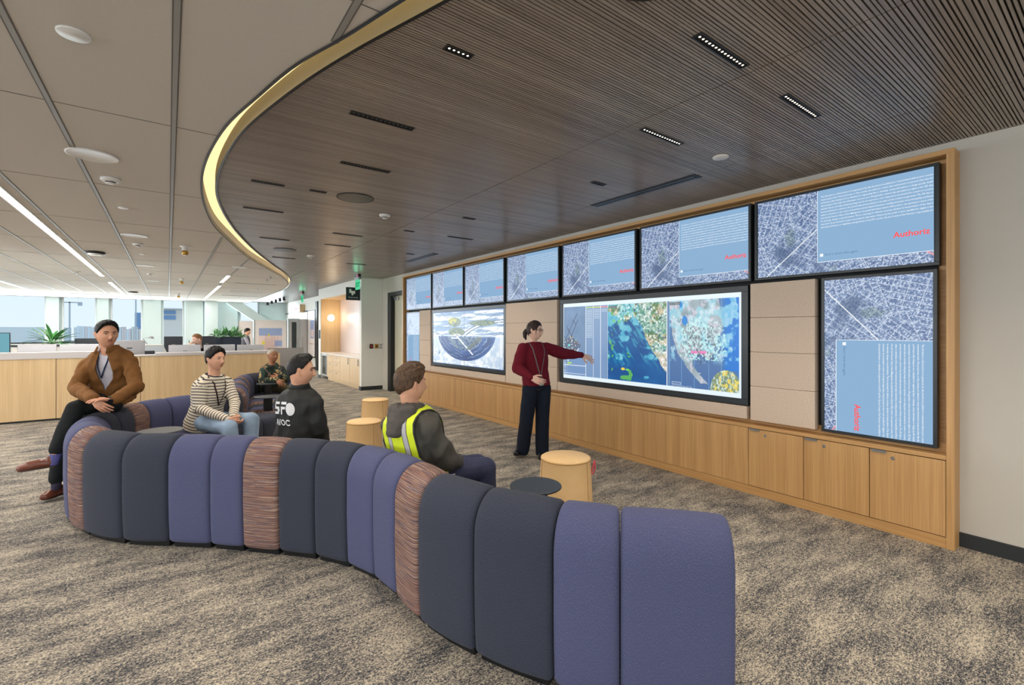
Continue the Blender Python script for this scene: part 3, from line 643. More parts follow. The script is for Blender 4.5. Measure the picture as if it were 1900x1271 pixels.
    wx_ = x + .05 * (fbm(x * 5 + 3, y * 5) - .45); wy = y + .05 * (fbm(x * 5 + 33, y * 5 + 4) - .45)
    sea = mixc(C(84, 122, 170), C(70, 108, 162), y); sea = mixc(sea, C(18, 116, 206), sstep(.74, .84, x - .18 * (y > .75)))
    west = np.interp(wy, [0, .2, .45, .6, .75, .9, 1.0], [.02, .05, .10, .17, .33, .52, .60]); east = np.interp(wy, [0, .3, .45, .6, .66, .72, .8, 1.0], [.72, .78, .72, .64, .60, .46, .50, .62])
    gulf = (np.hypot((wx_ - .49) / 1.35, wy - .70) < .085)
    land = ((wx_ > west) & (wx_ < east) & ~gulf & (y < .80)) * 1.0; cen = ((wy > .70) & (np.abs(wx_ - (.33 + (wy - .72) * 1.15)) < .05) & (wy < .9)) * 1.0
    land = np.clip(land + cen, 0, 1); sam = (np.hypot((wx_ - .83) / 1.1, (wy - .98) * .9) < .20) * 1.0
    n1 = fbm(x * 8, y * 8 + 5); n2 = fbm(x * 28, y * 28 + 9); n3 = fbm(x * 60 + 5, y * 50, 3)
    lnd = mixc(C(128, 150, 158), C(188, 198, 206), n1 * 1.4 - .2); lnd = mixc(lnd, C(214, 205, 222), sstep(.5, .62, n2) * .7)
    o2 = mixc(sea, lnd, land); o2 = mixc(o2, mixc(C(98, 122, 100), C(150, 168, 130), n1), sam); o2 = mixc(o2, C(238, 214, 90), sam * (n2 > .56) * .9); o2 = mixc(o2, C(214, 232, 226), sam * (n3 > .54) * .8)
    o2 = mixc(o2, C(30, 132, 210), ((np.hypot((wx_ - .27) * 1.3, (wy - .25)) < .055) | (np.hypot((wx_ - .22) * 2, (wy - .10)) < .05)) * 1.0)
    cl = sstep(.44, .56, fbm(x * 11 + 2, y * 11 + 22, 6) + .10 * (x - .5)) * (1 - sstep(.62, .72, y)) ; o2 = mixc(o2, mixc(C(92, 190, 222), C(214, 236, 240), n2 * 1.3), cl * .75)
    sp = (n3 > .52) * (y < .66) * (np.hypot((x - .5) / 1.2, y - .5) < .28); o2 = mixc(o2, C(196, 238, 236), sp * .9); sp = (n3 < .30) * (np.hypot((x - .5) / 1.2, y - .5) < .22); o2 = mixc(o2, C(60, 84, 92), sp * .7)
    o2 = mixc(o2, C(240, 120, 190), (np.abs(wy - .592 + .06 * (wx_ - .45)) < .014) & (wx_ > .36) & (wx_ < .56) & (n3 > .34))
    for gx in (.04, .22, .40, .60, .76): o2 = mixc(o2, C(120, 180, 220), (np.abs(x - gx) < .0035) * (1 - land) * .7)
    col = np.where(m1[..., None], o1, col); col = np.where(m2[..., None], o2, col)
    for (a0, a1, v0, v1) in ((.075, .21, .905, .93), (.075, .17, .94, .965), (.19, .27, .94, .965), (.29, .36, .94, .965)):
        r = m2 & (x > a0) & (x < a1) & (V > v0) & (V < v1); ins = (x > a0 + .006) & (x < a1 - .006) & (V > v0 + .004) & (V < v1 - .004); col = mixc(col, C(200, 214, 228), r & ~ins)
    col = mixc(col, C(240, 244, 246), (np.abs(U - uc[4]) < .002)); col = mixc(col, C(96, 128, 170), (U > uc[4] + .002) & (U < uc[4] + .012))
    for a0 in (uc[3] + .006, uc[4] + .014): col = mixc(col, C(74, 84, 92), (U > a0) & (U < a0 + .052) & (V > .062) & (V < .088))
    col = np.where(((V < top) | (V > bot) | (U > .992) | (U < .004))[..., None], C(226, 240, 247), col)
    return col
e = empty('wall_screen', label='very large landscape screen with blue ocean and weather maps', cat='screen'); e.matrix_world = Matrix.Translation((4.50, 3.6075, 1.41)) @ BASIS
bezel(BW, BH, .058, .062, M['bez'], e)
bp_ = picture('weather_map', bw, bh, 900, 380, bigmap); d = mesh_obj(bp_, 'display', M['scr'], e, (0, 0, -.004))
for u_, s in ((uc[3] + .010, 'AIOC Airport Radar'), (uc[4] + .018, 'AIOC Weather')):
    t_ = text_mesh(s, .018, res=1); mesh_obj(t_, 'map_caption', M['txt'], d, ((u_ - .5) * bw, (.5 - .081) * bh, .002))
# ---- the aerial view screen
def aerial(U, V):
    x = U * 2.5; y = V
    n = fbm(x * 5, y * 9); n2 = fbm(x * 22, y * 30)
    up = mixc(C(120, 150, 186), C(236, 242, 246), sstep(.34, .56, fbm(x * 2.0 + y * 3, y * 22))); up = mixc(up, C(86, 110, 140), (np.abs(np.sin((y * 26 + x * 3 * (U - .2) + n * 4))) < .16) * .7)
    rd = np.abs(np.hypot((x - 2.6) / 2.0, (y - .62) * 1.8) - .75); up = mixc(up, C(226, 234, 240), (rd < .02)); up = mixc(up, C(70, 96, 130), (np.abs(rd - .032) < .012))
    tr = (np.hypot((x - .88) / .24, (y - .20) / .085) < 1) | (np.hypot((x - 1.85) / .42, (y - .23) / .05) < 1) | (np.hypot((x - .95) / .30, (y - .38) / .075) < 1)
    up = np.where((tr & (n2 > .22))[..., None], mixc(C(62, 84, 80), C(150, 164, 110), n2 * 1.6 - .3), up); up = mixc(up, C(206, 196, 60), (np.hypot((x - .80) / .16, (y - .17) / .06) < 1) * (n2 > .40) * .8)
    cx, cy = 1.25, .40; a = np.hypot((x - cx) / 1.05, (y - cy) / .52); th = np.arctan2(y - cy, x - cx)
    lo = mixc(C(196, 214, 232), C(240, 246, 250), sstep(.4, .6, fbm(x * 12, y * 12))); ring = (a < .98)
    rc_ = mixc(C(24, 62, 124), C(60, 108, 176), n * 1.2); aw = a + .30 * (fbm(x * 2.2 + 1, y * 2.2) - .45); rc_ = mixc(rc_, C(30, 56, 110), sstep(.3, .5, fbm(aw * 14, th * 1.2)) * .6); rc_ = mixc(rc_, C(176, 204, 230), (np.abs((aw * 9) % 1 - .5) < .09) * (a > .5) * sstep(.35, .5, fbm(aw * 8 + 9, th * 2)) * .65); rc_ = mixc(rc_, C(118, 140, 148), (a < .62) * sstep(.45, .5, n2) * .8)
    rc_ = mixc(rc_, C(226, 232, 236), (np.abs((x - cx) * .9 - (y - .62) * 1.6) < .03) * (a < .8)); rc_ = mixc(rc_, C(90, 100, 90), (np.abs((x - cx) * .9 + (y - .72) * 1.6 - .1) < .08) * (a < .6) * .7)
    lo = np.where(ring[..., None], rc_, lo); bl = (x > 2.1) & (np.abs((x * 22) % 1 - .5) < .16); lo = mixc(lo, C(150, 176, 206), bl * (a > 1.02) * .7)
    lo = mixc(lo, C(40, 70, 120), (sstep(.62, .64, fbm(x * 9 + 3, y * 9)) * (x < .5)))
    t = sstep(.44, .50, V); col = mixc(up, lo, t); col = mixc(col, C(236, 244, 248), (np.abs(V - .45) < .008) & (n > .3)); col = mixc(col, C(60, 90, 140), (np.abs(U - .5) < .0015))
    col = mixc(col, C(60, 110, 170), (V < .012) | (V > .992))
    for (a0, a1, v) in ((.06, .17, .955), (.20, .29, .955), (.34, .38, .955), (.52, .70, .955), (.73, .83, .955), (.30, .40, .50), (.34, .44, .43)): col = mixc(col, C(238, 242, 246), (U > a0) & (U < a1) & (np.abs(V - v) < .010))
    return col
e = empty('wall_screen', label='large landscape screen with a blue aerial view of curving roads', cat='screen'); e.matrix_world = Matrix.Translation((4.50, 7.625, 1.41)) @ BASIS
bezel(2.69, BH, .058, .062, M['bez'], e)
d = mesh_obj(picture('aerial_view', 2.56, bh, 420, 180, aerial), 'display', M['scr'], e, (0, 0, -.004))
# ================================================================ serpentine sofa
CP = [(1.86, 1.02), (1.68, 1.22), (1.47, 1.48), (1.29, 1.84), (1.185, 2.20), (1.17, 2.55), (1.13, 2.86), (1.02, 3.16), (.84, 3.44), (.62, 3.68), (.37, 3.95), (.10, 4.20), (-.17, 4.44), (-.39, 4.76), (-.51, 5.10), (-.56, 5.45), (-.52, 5.84),
      (-.39, 6.20), (-.16, 6.50), (.14, 6.70), (.44, 6.86), (.66, 7.12), (.76, 7.50), (.84, 8.05), (.91, 8.65), (1.03, 9.20), (1.27, 9.60), (1.66, 9.84), (2.15, 9.92), (2.6, 9.85)]
def catmull(P, step=.01):
    P = [Vector((*p, 0)) for p in P]; Q = [P[0] * 2 - P[1]] + P + [P[-1] * 2 - P[-2]]; out = []
    for i in range(1, len(Q) - 2):
        n = max(4, int((Q[i + 1] - Q[i]).length / step))
        for k in range(n):
            t = k / n; a, b, c, d = Q[i - 1], Q[i], Q[i + 1], Q[i + 2]
            out.append(.5 * ((2 * b) + (c - a) * t + (2 * a - 5 * b + 4 * c - d) * t * t + (3 * b - a - 3 * c + d) * t ** 3))
    out.append(P[-1]); return out
SP = catmull(CP); SL = [0.0]
for a, b in zip(SP, SP[1:]): SL.append(SL[-1] + (b - a).length)
SLn = np.array(SL); SPx = np.array([p.x for p in SP]); SPy = np.array([p.y for p in SP]); STOT = SL[-1]
def spt(s): return Vector((float(np.interp(s, SLn, SPx)), float(np.interp(s, SLn, SPy)), 0))
def sfr(s):
    t = (spt(min(s + .06, STOT)) - spt(max(s - .06, 0))).normalized(); return spt(s), Vector((t.y, -t.x, 0))   # seat side is to the right
def s_at(x, y): d = (SPx - x) ** 2 + (SPy - y) ** 2; return SLn[int(d.argmin())]
def arc(cx, cz, rx, rz, a0, a1, n): return [(cx + rx * math.cos(R_(a0 + (a1 - a0) * i / n)), cz + rz * math.sin(R_(a0 + (a1 - a0) * i / n))) for i in range(n + 1)]
BP = [(-.095, .048)] + arc(-.105, .083, .03, .035, 270, 180, 3)[1:] + [(-.142, .22), (-.146, .38), (-.145, .52)] + arc(0, .60, .145, .185, 180, 0, 16) + [(.142, .5), (.138, .42), (.135, .25), (.13, .07)]
SPf = [(.14, .06), (.14, .40)] + [(.20, .448), (.36, .455)] + arc(.56, .375, .075, .08, 90, 0, 6) + [(.64, .25)] + arc(.605, .08, .03, .035, 0, -90, 3)
def profile_len(P):
    L = [0]
    for a, b in zip(P, P[1:]): L.append(L[-1] + math.hypot(b[0] - a[0], b[1] - a[1]))
    return L
def inset(P, d):
    n = len(P); out = []
    for i in range(n):
        a = P[(i - 1) % n]; b = P[(i + 1) % n]; tx, tz = b[0] - a[0], b[1] - a[1]; L = math.hypot(tx, tz) or 1
        out.append((P[i][0] + tz / L * d * sg_, P[i][1] - tx / L * d * sg_))
    return out
def sweep(P, s0, s1, name, m, parent, curve_in=1):
    global sg_
    sg_ = 1
    ar = sum(P[i][0] * P[(i + 1) % len(P)][1] - P[(i + 1) % len(P)][0] * P[i][1] for i in range(len(P)))
    sg_ = -1 if ar > 0 else 1
    ends = [(0, .026), (.004, .013), (.011, .005), (.024, 0)]
    st = [(s0 + a, d) for a, d in ends] + [(s0 + .024 + (s1 - s0 - .048) * k / 8, 0) for k in range(1, 8)] + [(s1 - a, d) for a, d in reversed(ends)]
    vs = []; uv = []; PL = profile_len(P); n = len(P); mid = (s0 + s1) / 2; hw = (s1 - s0) / 2
    for s, d in st:
        o, nn = sfr(s); puff = .006 * (1 - ((s - mid) / hw) ** 2)
        for (u, z), l in zip(inset(P, d - puff), PL):
            p = o + nn * u; vs.append((p.x, p.y, max(z, .035))); uv.append((s, l))
    fs = [(i * n + k, i * n + (k + 1) % n, (i + 1) * n + (k + 1) % n, (i + 1) * n + k) for i in range(len(st) - 1) for k in range(n)]
    fs += [tuple(range(n - 1, -1, -1)), tuple((len(st) - 1) * n + k for k in range(n))]
    c = sum((Vector(v) for v in vs), Vector()) / len(vs)
    me = bpy.data.meshes.new(name); me.from_pydata(vs, [], fs); me.materials.append(m)
    ul = me.uv_layers.new(name='UVMap'); ul.data.foreach_set('uv', [q for l in me.loops for q in uv[l.vertex_index]])
    bm = bmesh.new(); bm.from_mesh(me); bmesh.ops.recalc_face_normals(bm, faces=bm.faces); bm.to_mesh(me); bm.free()
    me.polygons.foreach_set('use_smooth', [len(p.vertices) < 10 for p in me.polygons])
    o = bpy.data.objects.new(name, me); COL.objects.link(o); o.parent = parent; return o
def fabric(name, rgb, fleck, amt, sc_=260, bump=.35):
    m = bpy.data.materials.new(name); m.use_nodes = True; t = m.node_tree; b = t.nodes['Principled BSDF']; L = t.links.new
    tc = t.nodes.new('ShaderNodeTexCoord'); mp = t.nodes.new('ShaderNodeMapping'); mp.inputs['Scale'].default_value = (1.0, .38, 1); L(tc.outputs['UV'], mp.inputs[0])
    n = t.nodes.new('ShaderNodeTexNoise'); n.inputs['Scale'].default_value = sc_; n.inputs['Detail'].default_value = 3; L(mp.outputs[0], n.inputs['Vector'])
    r = t.nodes.new('ShaderNodeValToRGB'); e_ = r.color_ramp.elements; c = lin(rgb)
    e_[0].position = .3; e_[0].color = (*[q * .72 for q in c], 1); e_[1].position = .58; e_[1].color = (*c, 1); x = e_.new(.68); x.color = (*[a_ * (1 - amt) + b_ * amt for a_, b_ in zip(c, lin(fleck))], 1)
    L(n.outputs['Fac'], r.inputs[0]); L(r.outputs[0], b.inputs['Base Color']); b.inputs['Roughness'].default_value = .95; b.inputs['Specular IOR Level'].default_value = .12; b.inputs['Sheen Weight'].default_value = .06
    bp = t.nodes.new('ShaderNodeBump'); bp.inputs['Strength'].default_value = bump; bp.inputs['Distance'].default_value = .003; L(n.outputs['Fac'], bp.inputs['Height']); L(bp.outputs[0], b.inputs['Normal'])
    return m
def stripe_fabric():
    m = bpy.data.materials.new('striped_weave'); m.use_nodes = True; t = m.node_tree; b = t.nodes['Principled BSDF']; L = t.links.new
    tc = t.nodes.new('ShaderNodeTexCoord'); mp = t.nodes.new('ShaderNodeMapping'); mp.inputs['Scale'].default_value = (1.3, 185, 1); L(tc.outputs['UV'], mp.inputs[0])
    n = t.nodes.new('ShaderNodeTexNoise'); n.inputs['Scale'].default_value = 1.0; n.inputs['Detail'].default_value = 1.5; L(mp.outputs[0], n.inputs['Vector'])
    r = ramp(t, [(0, (48, 44, 52)), (.33, (98, 70, 60)), (.40, (138, 98, 80)), (.45, (84, 76, 84)), (.50, (156, 122, 104)), (.54, (82, 84, 106)), (.58, (182, 160, 138)), (.62, (112, 76, 62)), (.67, (212, 196, 174))], 'CONSTANT')
    L(n.outputs['Fac'], r.inputs[0]); L(r.outputs[0], b.inputs['Base Color']); b.inputs['Roughness'].default_value = .95; b.inputs['Specular IOR Level'].default_value = .1
    bp = t.nodes.new('ShaderNodeBump'); bp.inputs['Strength'].default_value = .5; bp.inputs['Distance'].default_value = .003; L(n.outputs['Fac'], bp.inputs['Height']); L(bp.outputs[0], b.inputs['Normal'])
    return m
FP = fabric('purple_wool', (80, 85, 117), (176, 158, 160), .30, 520, .1); FN = fabric('charcoal_boucle', (58, 62, 75), (88, 92, 106), .45, 420, .5); FS = stripe_fabric()
# seams measured along the back, from the near end round to the far end
mk = [(1.476, 1.264), (1.318, 1.494), (1.109, 1.846), (1.04, 2.24), (1.05, 2.52), (1.04, 2.80), (.978, 3.075), (.815, 3.316), (.627, 3.524), (.44, 3.733), (.259, 3.93), (.0, 4.12), (-.28, 4.34), (-.52, 4.70), (-.637, 5.02)]
cut = [0.0] + [float(s_at(*q)) for q in mk]
cols = ['P', 'P', 'N', 'N', 'S', 'P', 'P', 'N', 'N', 'S', 'P', 'P', 'N', 'N', 'S']
rest = [(.30, 'P'), (.28, 'P'), (.30, 'N'), (.30, 'N'), (.24, 'S'), (.30, 'P'), (.34, 'P'), (.30, 'N'), (.30, 'N'), (.24, 'S'), (.28, 'P'), (.27, 'N'), (.30, 'S'), (.28, 'P'), (.24, 'N'), (.27, 'S'), (.36, 'P'), (.36, 'N'), (.34, 'N'), (.3, 'P'), (.3, 'S')]
s_ = cut[-1]
for w_, c_ in rest:
    if s_ >= STOT - .12: break
    s_ = min(s_ + w_, STOT); cut.append(s_); cols.append(c_)
sofa = empty('serpentine_sofa', (0, 0, 0), label='long winding sofa of padded purple, charcoal and striped segments', cat='sofa')
mm = {'P': FP, 'N': FN, 'S': FS}; ml = {'P': 'purple', 'N': 'charcoal', 'S': 'striped'}
for i, c_ in enumerate(cols):
    a, b = cut[i] + .0015, cut[i + 1] - .0015
    o = sweep(BP, a, b, 'back_segment', mm[c_], sofa); o['label'] = ml[c_] + ' padded back segment'
    o = sweep(SPf, a, b, 'seat_segment', mm[c_], sofa); o['label'] = ml[c_] + ' padded seat segment'
mb = MB()
for i in range(len(cols)):
    a, b = cut[i] + .03, cut[i + 1] - .012; vs = []
    for s in (a, (a + b) / 2, b):
        o, nn = sfr(s)
        for u, z in ((-.085, 0), (-.085, .10), (.58, .10), (.58, 0)): p = o + nn * u; vs.append((p.x, p.y, z))
    mb.add(vs, [(k + j * 4, (k + 1) % 4 + j * 4, (k + 1) % 4 + (j + 1) * 4, k + (j + 1) * 4) for j in range(2) for k in range(4)] + [(3, 2, 1, 0), (8, 9, 10, 11)])
mb.build('plinth', M['blackp'], sofa)
# small tables standing on the seats
def seat_table(x, y, r, lab, m=None):
    e = empty('side_table', (x, y, .456), label=lab, cat='table', group='small round tables standing on the sofa seats')
    MB().lathe([(0, .186), (r - .006, .186), (r, .190), (r, .196), (r - .004, .200), (0, .200)], n=48).build('tabletop', m or M['ttop'], e, smooth=False)
    MB().box(-.05, -.05, .001, .05, .05, .1855).build('pedestal', M['blackp'], e, bev=.004)
    return e
M['ttop'] = mat('dark_laminate', (44, 52, 60), .5); M['ttop2'] = mat('grey_laminate', (92, 92, 92), .55)
seat_table(1.72, 2.10, .150, 'small round dark blue table on the seat at the near sofa end')
seat_table(-.055, 5.26, .175, 'small round grey table inside the closed curve of the sofa', M['ttop2'])
seat_table(1.10, 7.12, .175, 'small round black table on the sofa seat behind the striped jumper', M['ttop'])
seat_table(1.37, 8.90, .175, 'small round black table next to the person in camouflage', M['ttop'])
# ================================================================ stools
M['leather'] = mat('tan_vinyl', (236, 198, 142), .5, var=.03, vscale=8, bump=.08, bscale=30)
M['leathers'] = mat('tan_seam', (176, 130, 70), .6)
def stool(x, y, r, h, lab):
    e = empty('round_stool', (x, y, 0), label=lab, cat='stool', group='tan drum stools')
    MB().lathe([(r * 1.02, .012), (r * 1.03, .03), (r * 1.0, .2), (r * .95, h - .022), (r * .955, h - .018)], n=56).build('skirt', M['leather'], e, smooth=True)
    MB().lathe([(r * .955, h - .018), (r * .95, h - .006), (r * .90, h + .002), (0, h + .005)], n=56).build('seat_pad', M['leather'], e, smooth=True)
    MB().lathe([(r * .93, 0), (r * .93, .012)], n=40).build('foot_ring', M['blackp'], e)
    mb = MB(); ring = [(r * .958 * math.cos(R_(k * 7.5)), r * .958 * math.sin(R_(k * 7.5)), h - .018) for k in range(49)]; mb.tube(ring, .003, 6)
    for an in (-78, 40, 160): mb.tube([(r * q * math.cos(R_(an)), r * q * math.sin(R_(an)), z) for q, z in ((1.031, .03), (1.003, .2), (.957, h - .02))], .0022, 5)
    mb.build('piping', M['leathers'], e)
    return e
stool(2.86, 3.07, .232, .43, 'tan drum stool standing alone near the cupboards, the largest in view')
stool(1.97, 5.78, .218, .43, 'tan drum stool just behind the man in the yellow vest, the middle one')
stool(2.74, 7.50, .220, .43, 'tan drum stool nearest the far doorway')
mb = MB(); pts = []
for k in range(60):
    a = k / 59; pts.append(Vector((3.050 + .018 * math.sin(a * 6.3), 2.915 - .014 * math.cos(a * 6.3), .40 - .13 * math.sin(a * math.pi))))
tag(MB().tube([(p.x, p.y, p.z) for p in pts], .006, 6).build('wrist_strap', mat('pink_cord', (226, 80, 96), .6)), 'pink beaded strap dangling beside the largest tan stool', 'strap')
# ================================================================ people: body building
def ico_sphere_mb(mb, c, r, k=(1, 1, 1)): mb.sphere(c, r, 14, 9, k)
def cone(mb, a, b, ra, rb, n=14):
    a, b = Vector(a), Vector(b); mb.sphere(a, ra, n, 9); mb.sphere(b, rb, n, 9)
    d = b - a
    if d.length < 1e-5: return
    d.normalize(); u = d.cross(Vector((0, 0, 1))) if abs(d.z) < .9 else d.cross(Vector((1, 0, 0))); u.normalize(); v = d.cross(u); vs = []
    for p, r in ((a, ra), (b, rb)):
        for k in range(n): t = 2 * math.pi * k / n; vs.append(p + (u * math.cos(t) + v * math.sin(t)) * r)
    mb.add(vs, [tuple(range(n - 1, -1, -1)), tuple(range(n, 2 * n))] + [(k, (k + 1) % n, n + (k + 1) % n, n + k) for k in range(n)])
def chain(mb, pts, rs):
    for i in range(len(pts) - 1): cone(mb, pts[i], pts[i + 1], rs[i], rs[i + 1])
def fix(mb_or_me):
    bm = bmesh.new(); bm.from_mesh(mb_or_me); bmesh.ops.recalc_face_normals(bm, faces=bm.faces); bm.to_mesh(mb_or_me); bm.free()
def remesh(mb, voxel, smooth=4, fac=.5):
    me = bpy.data.meshes.new('tmp'); me.from_pydata(mb.v, [], mb.f); fix(me)
    o = bpy.data.objects.new('tmp', me); COL.objects.link(o)
    r = o.modifiers.new('r', 'REMESH'); r.mode = 'VOXEL'; r.voxel_size = voxel
    if smooth: s = o.modifiers.new('s', 'SMOOTH'); s.iterations = smooth; s.factor = fac
    dg = bpy.context.evaluated_depsgraph_get(); out = bpy.data.meshes.new_from_object(o.evaluated_get(dg)); bpy.data.objects.remove(o); bpy.data.meshes.remove(me)
    return out
def smooth_edge(bm, it=10):
    for _ in range(it):
        new = {}
        for v in bm.verts:
            nb_ = [e.other_vert(v) for e in v.link_edges if e.is_boundary]
            if len(nb_) == 2: new[v] = v.co * .4 + (nb_[0].co + nb_[1].co) * .3
        for v, c in new.items(): v.co = c
    lo_ = [v for v in bm.verts if not v.link_faces]
    if lo_: bmesh.ops.delete(bm, geom=lo_, context='VERTS')
def arr(me): a = np.empty(len(me.vertices) * 3); me.vertices.foreach_get('co', a); return a.reshape(-1, 3)
def nrm(me): a = np.empty(len(me.vertices) * 3); me.vertices.foreach_get('normal', a); return a.reshape(-1, 3)
def wrinkle(me, amp, fr, stretch=(1, 1, 1), seed=0, mask=None):
    P = arr(me); N = nrm(me); Q = P * fr * np.array(stretch); off = np.empty(len(P))
    for i, q in enumerate(Q):
        v = Vector(q) + Vector((seed, seed * 2, 0)); a = noise.noise(v); b = noise.noise(v * 2.3 + Vector((5, 1, 2)))
        off[i] = (1 - abs(a) * 2.2) * .7 + b * .5 - .3
    if mask is not None: off *= mask(P)
    me.vertices.foreach_set('co', (P + N * (off * amp)[:, None]).ravel()); me.update()
def loft(mb, rings, n=28):
    vs = []
    for c, u, v, ru, rf, rb in rings:
        for k in range(n):
            t = 2 * math.pi * k / n; cc, ss = math.cos(t), math.sin(t); e = .86
            cc = math.copysign(abs(cc) ** e, cc); ss = math.copysign(abs(ss) ** e, ss)
            vs.append(Vector(c) + u * (cc * ru) + v * (ss * (rf if ss > 0 else rb)))
    fs = [(i * n + k, i * n + (k + 1) % n, (i + 1) * n + (k + 1) % n, (i + 1) * n + k) for i in range(len(rings) - 1) for k in range(n)]
    fs += [tuple(range(n - 1, -1, -1)), tuple((len(rings) - 1) * n + k for k in range(n))]
    mb.add(vs, fs)
def hand(mb, w, d, n, side, curls=(.35, .5, .35), spread=.10, sc_=1.0, thumb_in=.3):
    d = d.normalized(); n = (n - d * n.dot(d)).normalized(); s = d.cross(n) * side; K = sc_
    kn = []
    for i in range(4):
        k = w + d * ((.088, .092, .088, .078)[i] * K) + s * ((1.5 - i) * .0205 * K) - n * (.002 + .003 * abs(1.5 - i)) * K
        kn.append(k); cone(mb, w + s * ((1.5 - i) * .010 * K) + d * .01 * K, k, .0165 * K, .0118 * K)
    for i in range(4):
        f = (d + s * ((1.5 - i) * spread)).normalized(); nn = n; p = kn[i]; ls = [(.044, .028, .022), (.049, .031, .023), (.045, .029, .023), (.035, .022, .020)][i]; rr = [.0098, .0090, .0082, .0070]
        for j in range(3):
            a = curls[j] * (1 + .12 * i); f2 = (f * math.cos(a) + nn * math.sin(a)).normalized(); nn = (nn * math.cos(a) - f * math.sin(a)).normalized(); f = f2
            q = p + f * ls[j] * K; cone(mb, p, q, rr[j] * K, rr[j + 1] * K, 10); p = q
    t0 = w + d * .022 * K + s * .022 * K + n * .004 * K; f = (d * .72 + s * .72 + n * thumb_in).normalized()
    t1 = t0 + f * .042 * K; f = (d * .9 + s * .4 + n * thumb_in).normalized(); t2 = t1 + f * .032 * K; f = (d * .97 + s * .12 + n * (thumb_in + .1)).normalized(); t3 = t2 + f * .026 * K
    chain(mb, [t0, t1, t2, t3], [.0155 * K, .0122 * K, .0105 * K, .0082 * K])
def G(x, y, cx, cy, sx, sy): return math.exp(-((x - cx) / sx) ** 2 - ((y - cy) / sy) ** 2)
HA, HB, HC = .0790, .1005, .1205
def head_pt(d, face=True, fat=1.0, fem=False):
    x, y, z = d; X, Y, Z = x * HA, y * HB, z * HC
    if z < 0:
        t = -z; X *= 1 - (.19 if not fem else .25) * t ** 1.8 * fat; 
        if y < 0: Y *= 1 - .42 * t ** 1.3
        else: Y *= 1 - .06 * t
    if z > 0: X *= 1 + .05 * math.sin(z * math.pi) ; Y *= 1 + (.05 if y < 0 else -.02) * math.sin(z * math.pi)
    if y > 0: Y *= 1 - .05 * (1 - abs(z))
    if face and y > 0:
        f = min(1, y * 2.5)
        g = .023 * G(X, Z, 0, -.030, .0105, .014) + .013 * G(X, Z, 0, -.008, .0075, .022) + .004 * (G(X, Z, .013, -.036, .008, .008) + G(X, Z, -.013, -.036, .008, .008))
        g -= .0085 * (G(X, Z, .031, .006, .015, .011) + G(X, Z, -.031, .006, .015, .011))
        g += .0045 * (G(X, Z, .028, .027, .022, .008) + G(X, Z, -.028, .027, .022, .008)) + .003 * (G(X, Z, .043, -.026, .016, .014) + G(X, Z, -.043, -.026, .016, .014))
        g += .0060 * G(X, Z, 0, -.0585, .021, .0045) + .0065 * G(X, Z, 0, -.0675, .018, .005) - .0035 * G(X, Z, 0, -.0630, .024, .0022) - .003 * G(X, Z, 0, -.079, .018, .006) + .0075 * G(X, Z, 0, -.098, .018, .014)
        Y += g * f
    return Vector((X, Y, Z))
def head_mesh(mb, Mx, fem=False, nu=96, nv=72):
    vs = []; 
    for i in range(nv + 1):
        ph = -math.pi / 2 + math.pi * i / nv
        for j in range(nu): th = 2 * math.pi * j / nu; vs.append(Mx @ head_pt((math.cos(ph) * math.cos(th), math.cos(ph) * math.sin(th), math.sin(ph)), fem=fem))
    fs = [(i * nu + j, i * nu + (j + 1) % nu, (i + 1) * nu + (j + 1) % nu, (i + 1) * nu + j) for i in range(nv) for j in range(nu)]
    mb.add(vs, fs)
    for s in (-1, 1):   # ears
        pts = [Vector((s * x * 1.075, y, z)) for x, y, z in ((.0715, .006, -.030), (.078, -.004, -.018), (.083, -.013, .002), (.084, -.012, .020), (.079, -.001, .026), (.074, .010, .018), (.0725, .010, .004))]
        chain(mb, [Mx @ p for p in pts], [.0065, .006, .006, .006, .0055, .005, .0045]); 
        chain(mb, [Mx @ Vector((s * .079, .0, -.015)), Mx @ Vector((s * .081, -.003, .015))], [.007, .008])
def lerp_tab(x, T):
    for (a, va), (b, vb) in zip(T, T[1:]):
        if x <= b: return va + (vb - va) * (x - a) / (b - a)
    return T[-1][1]
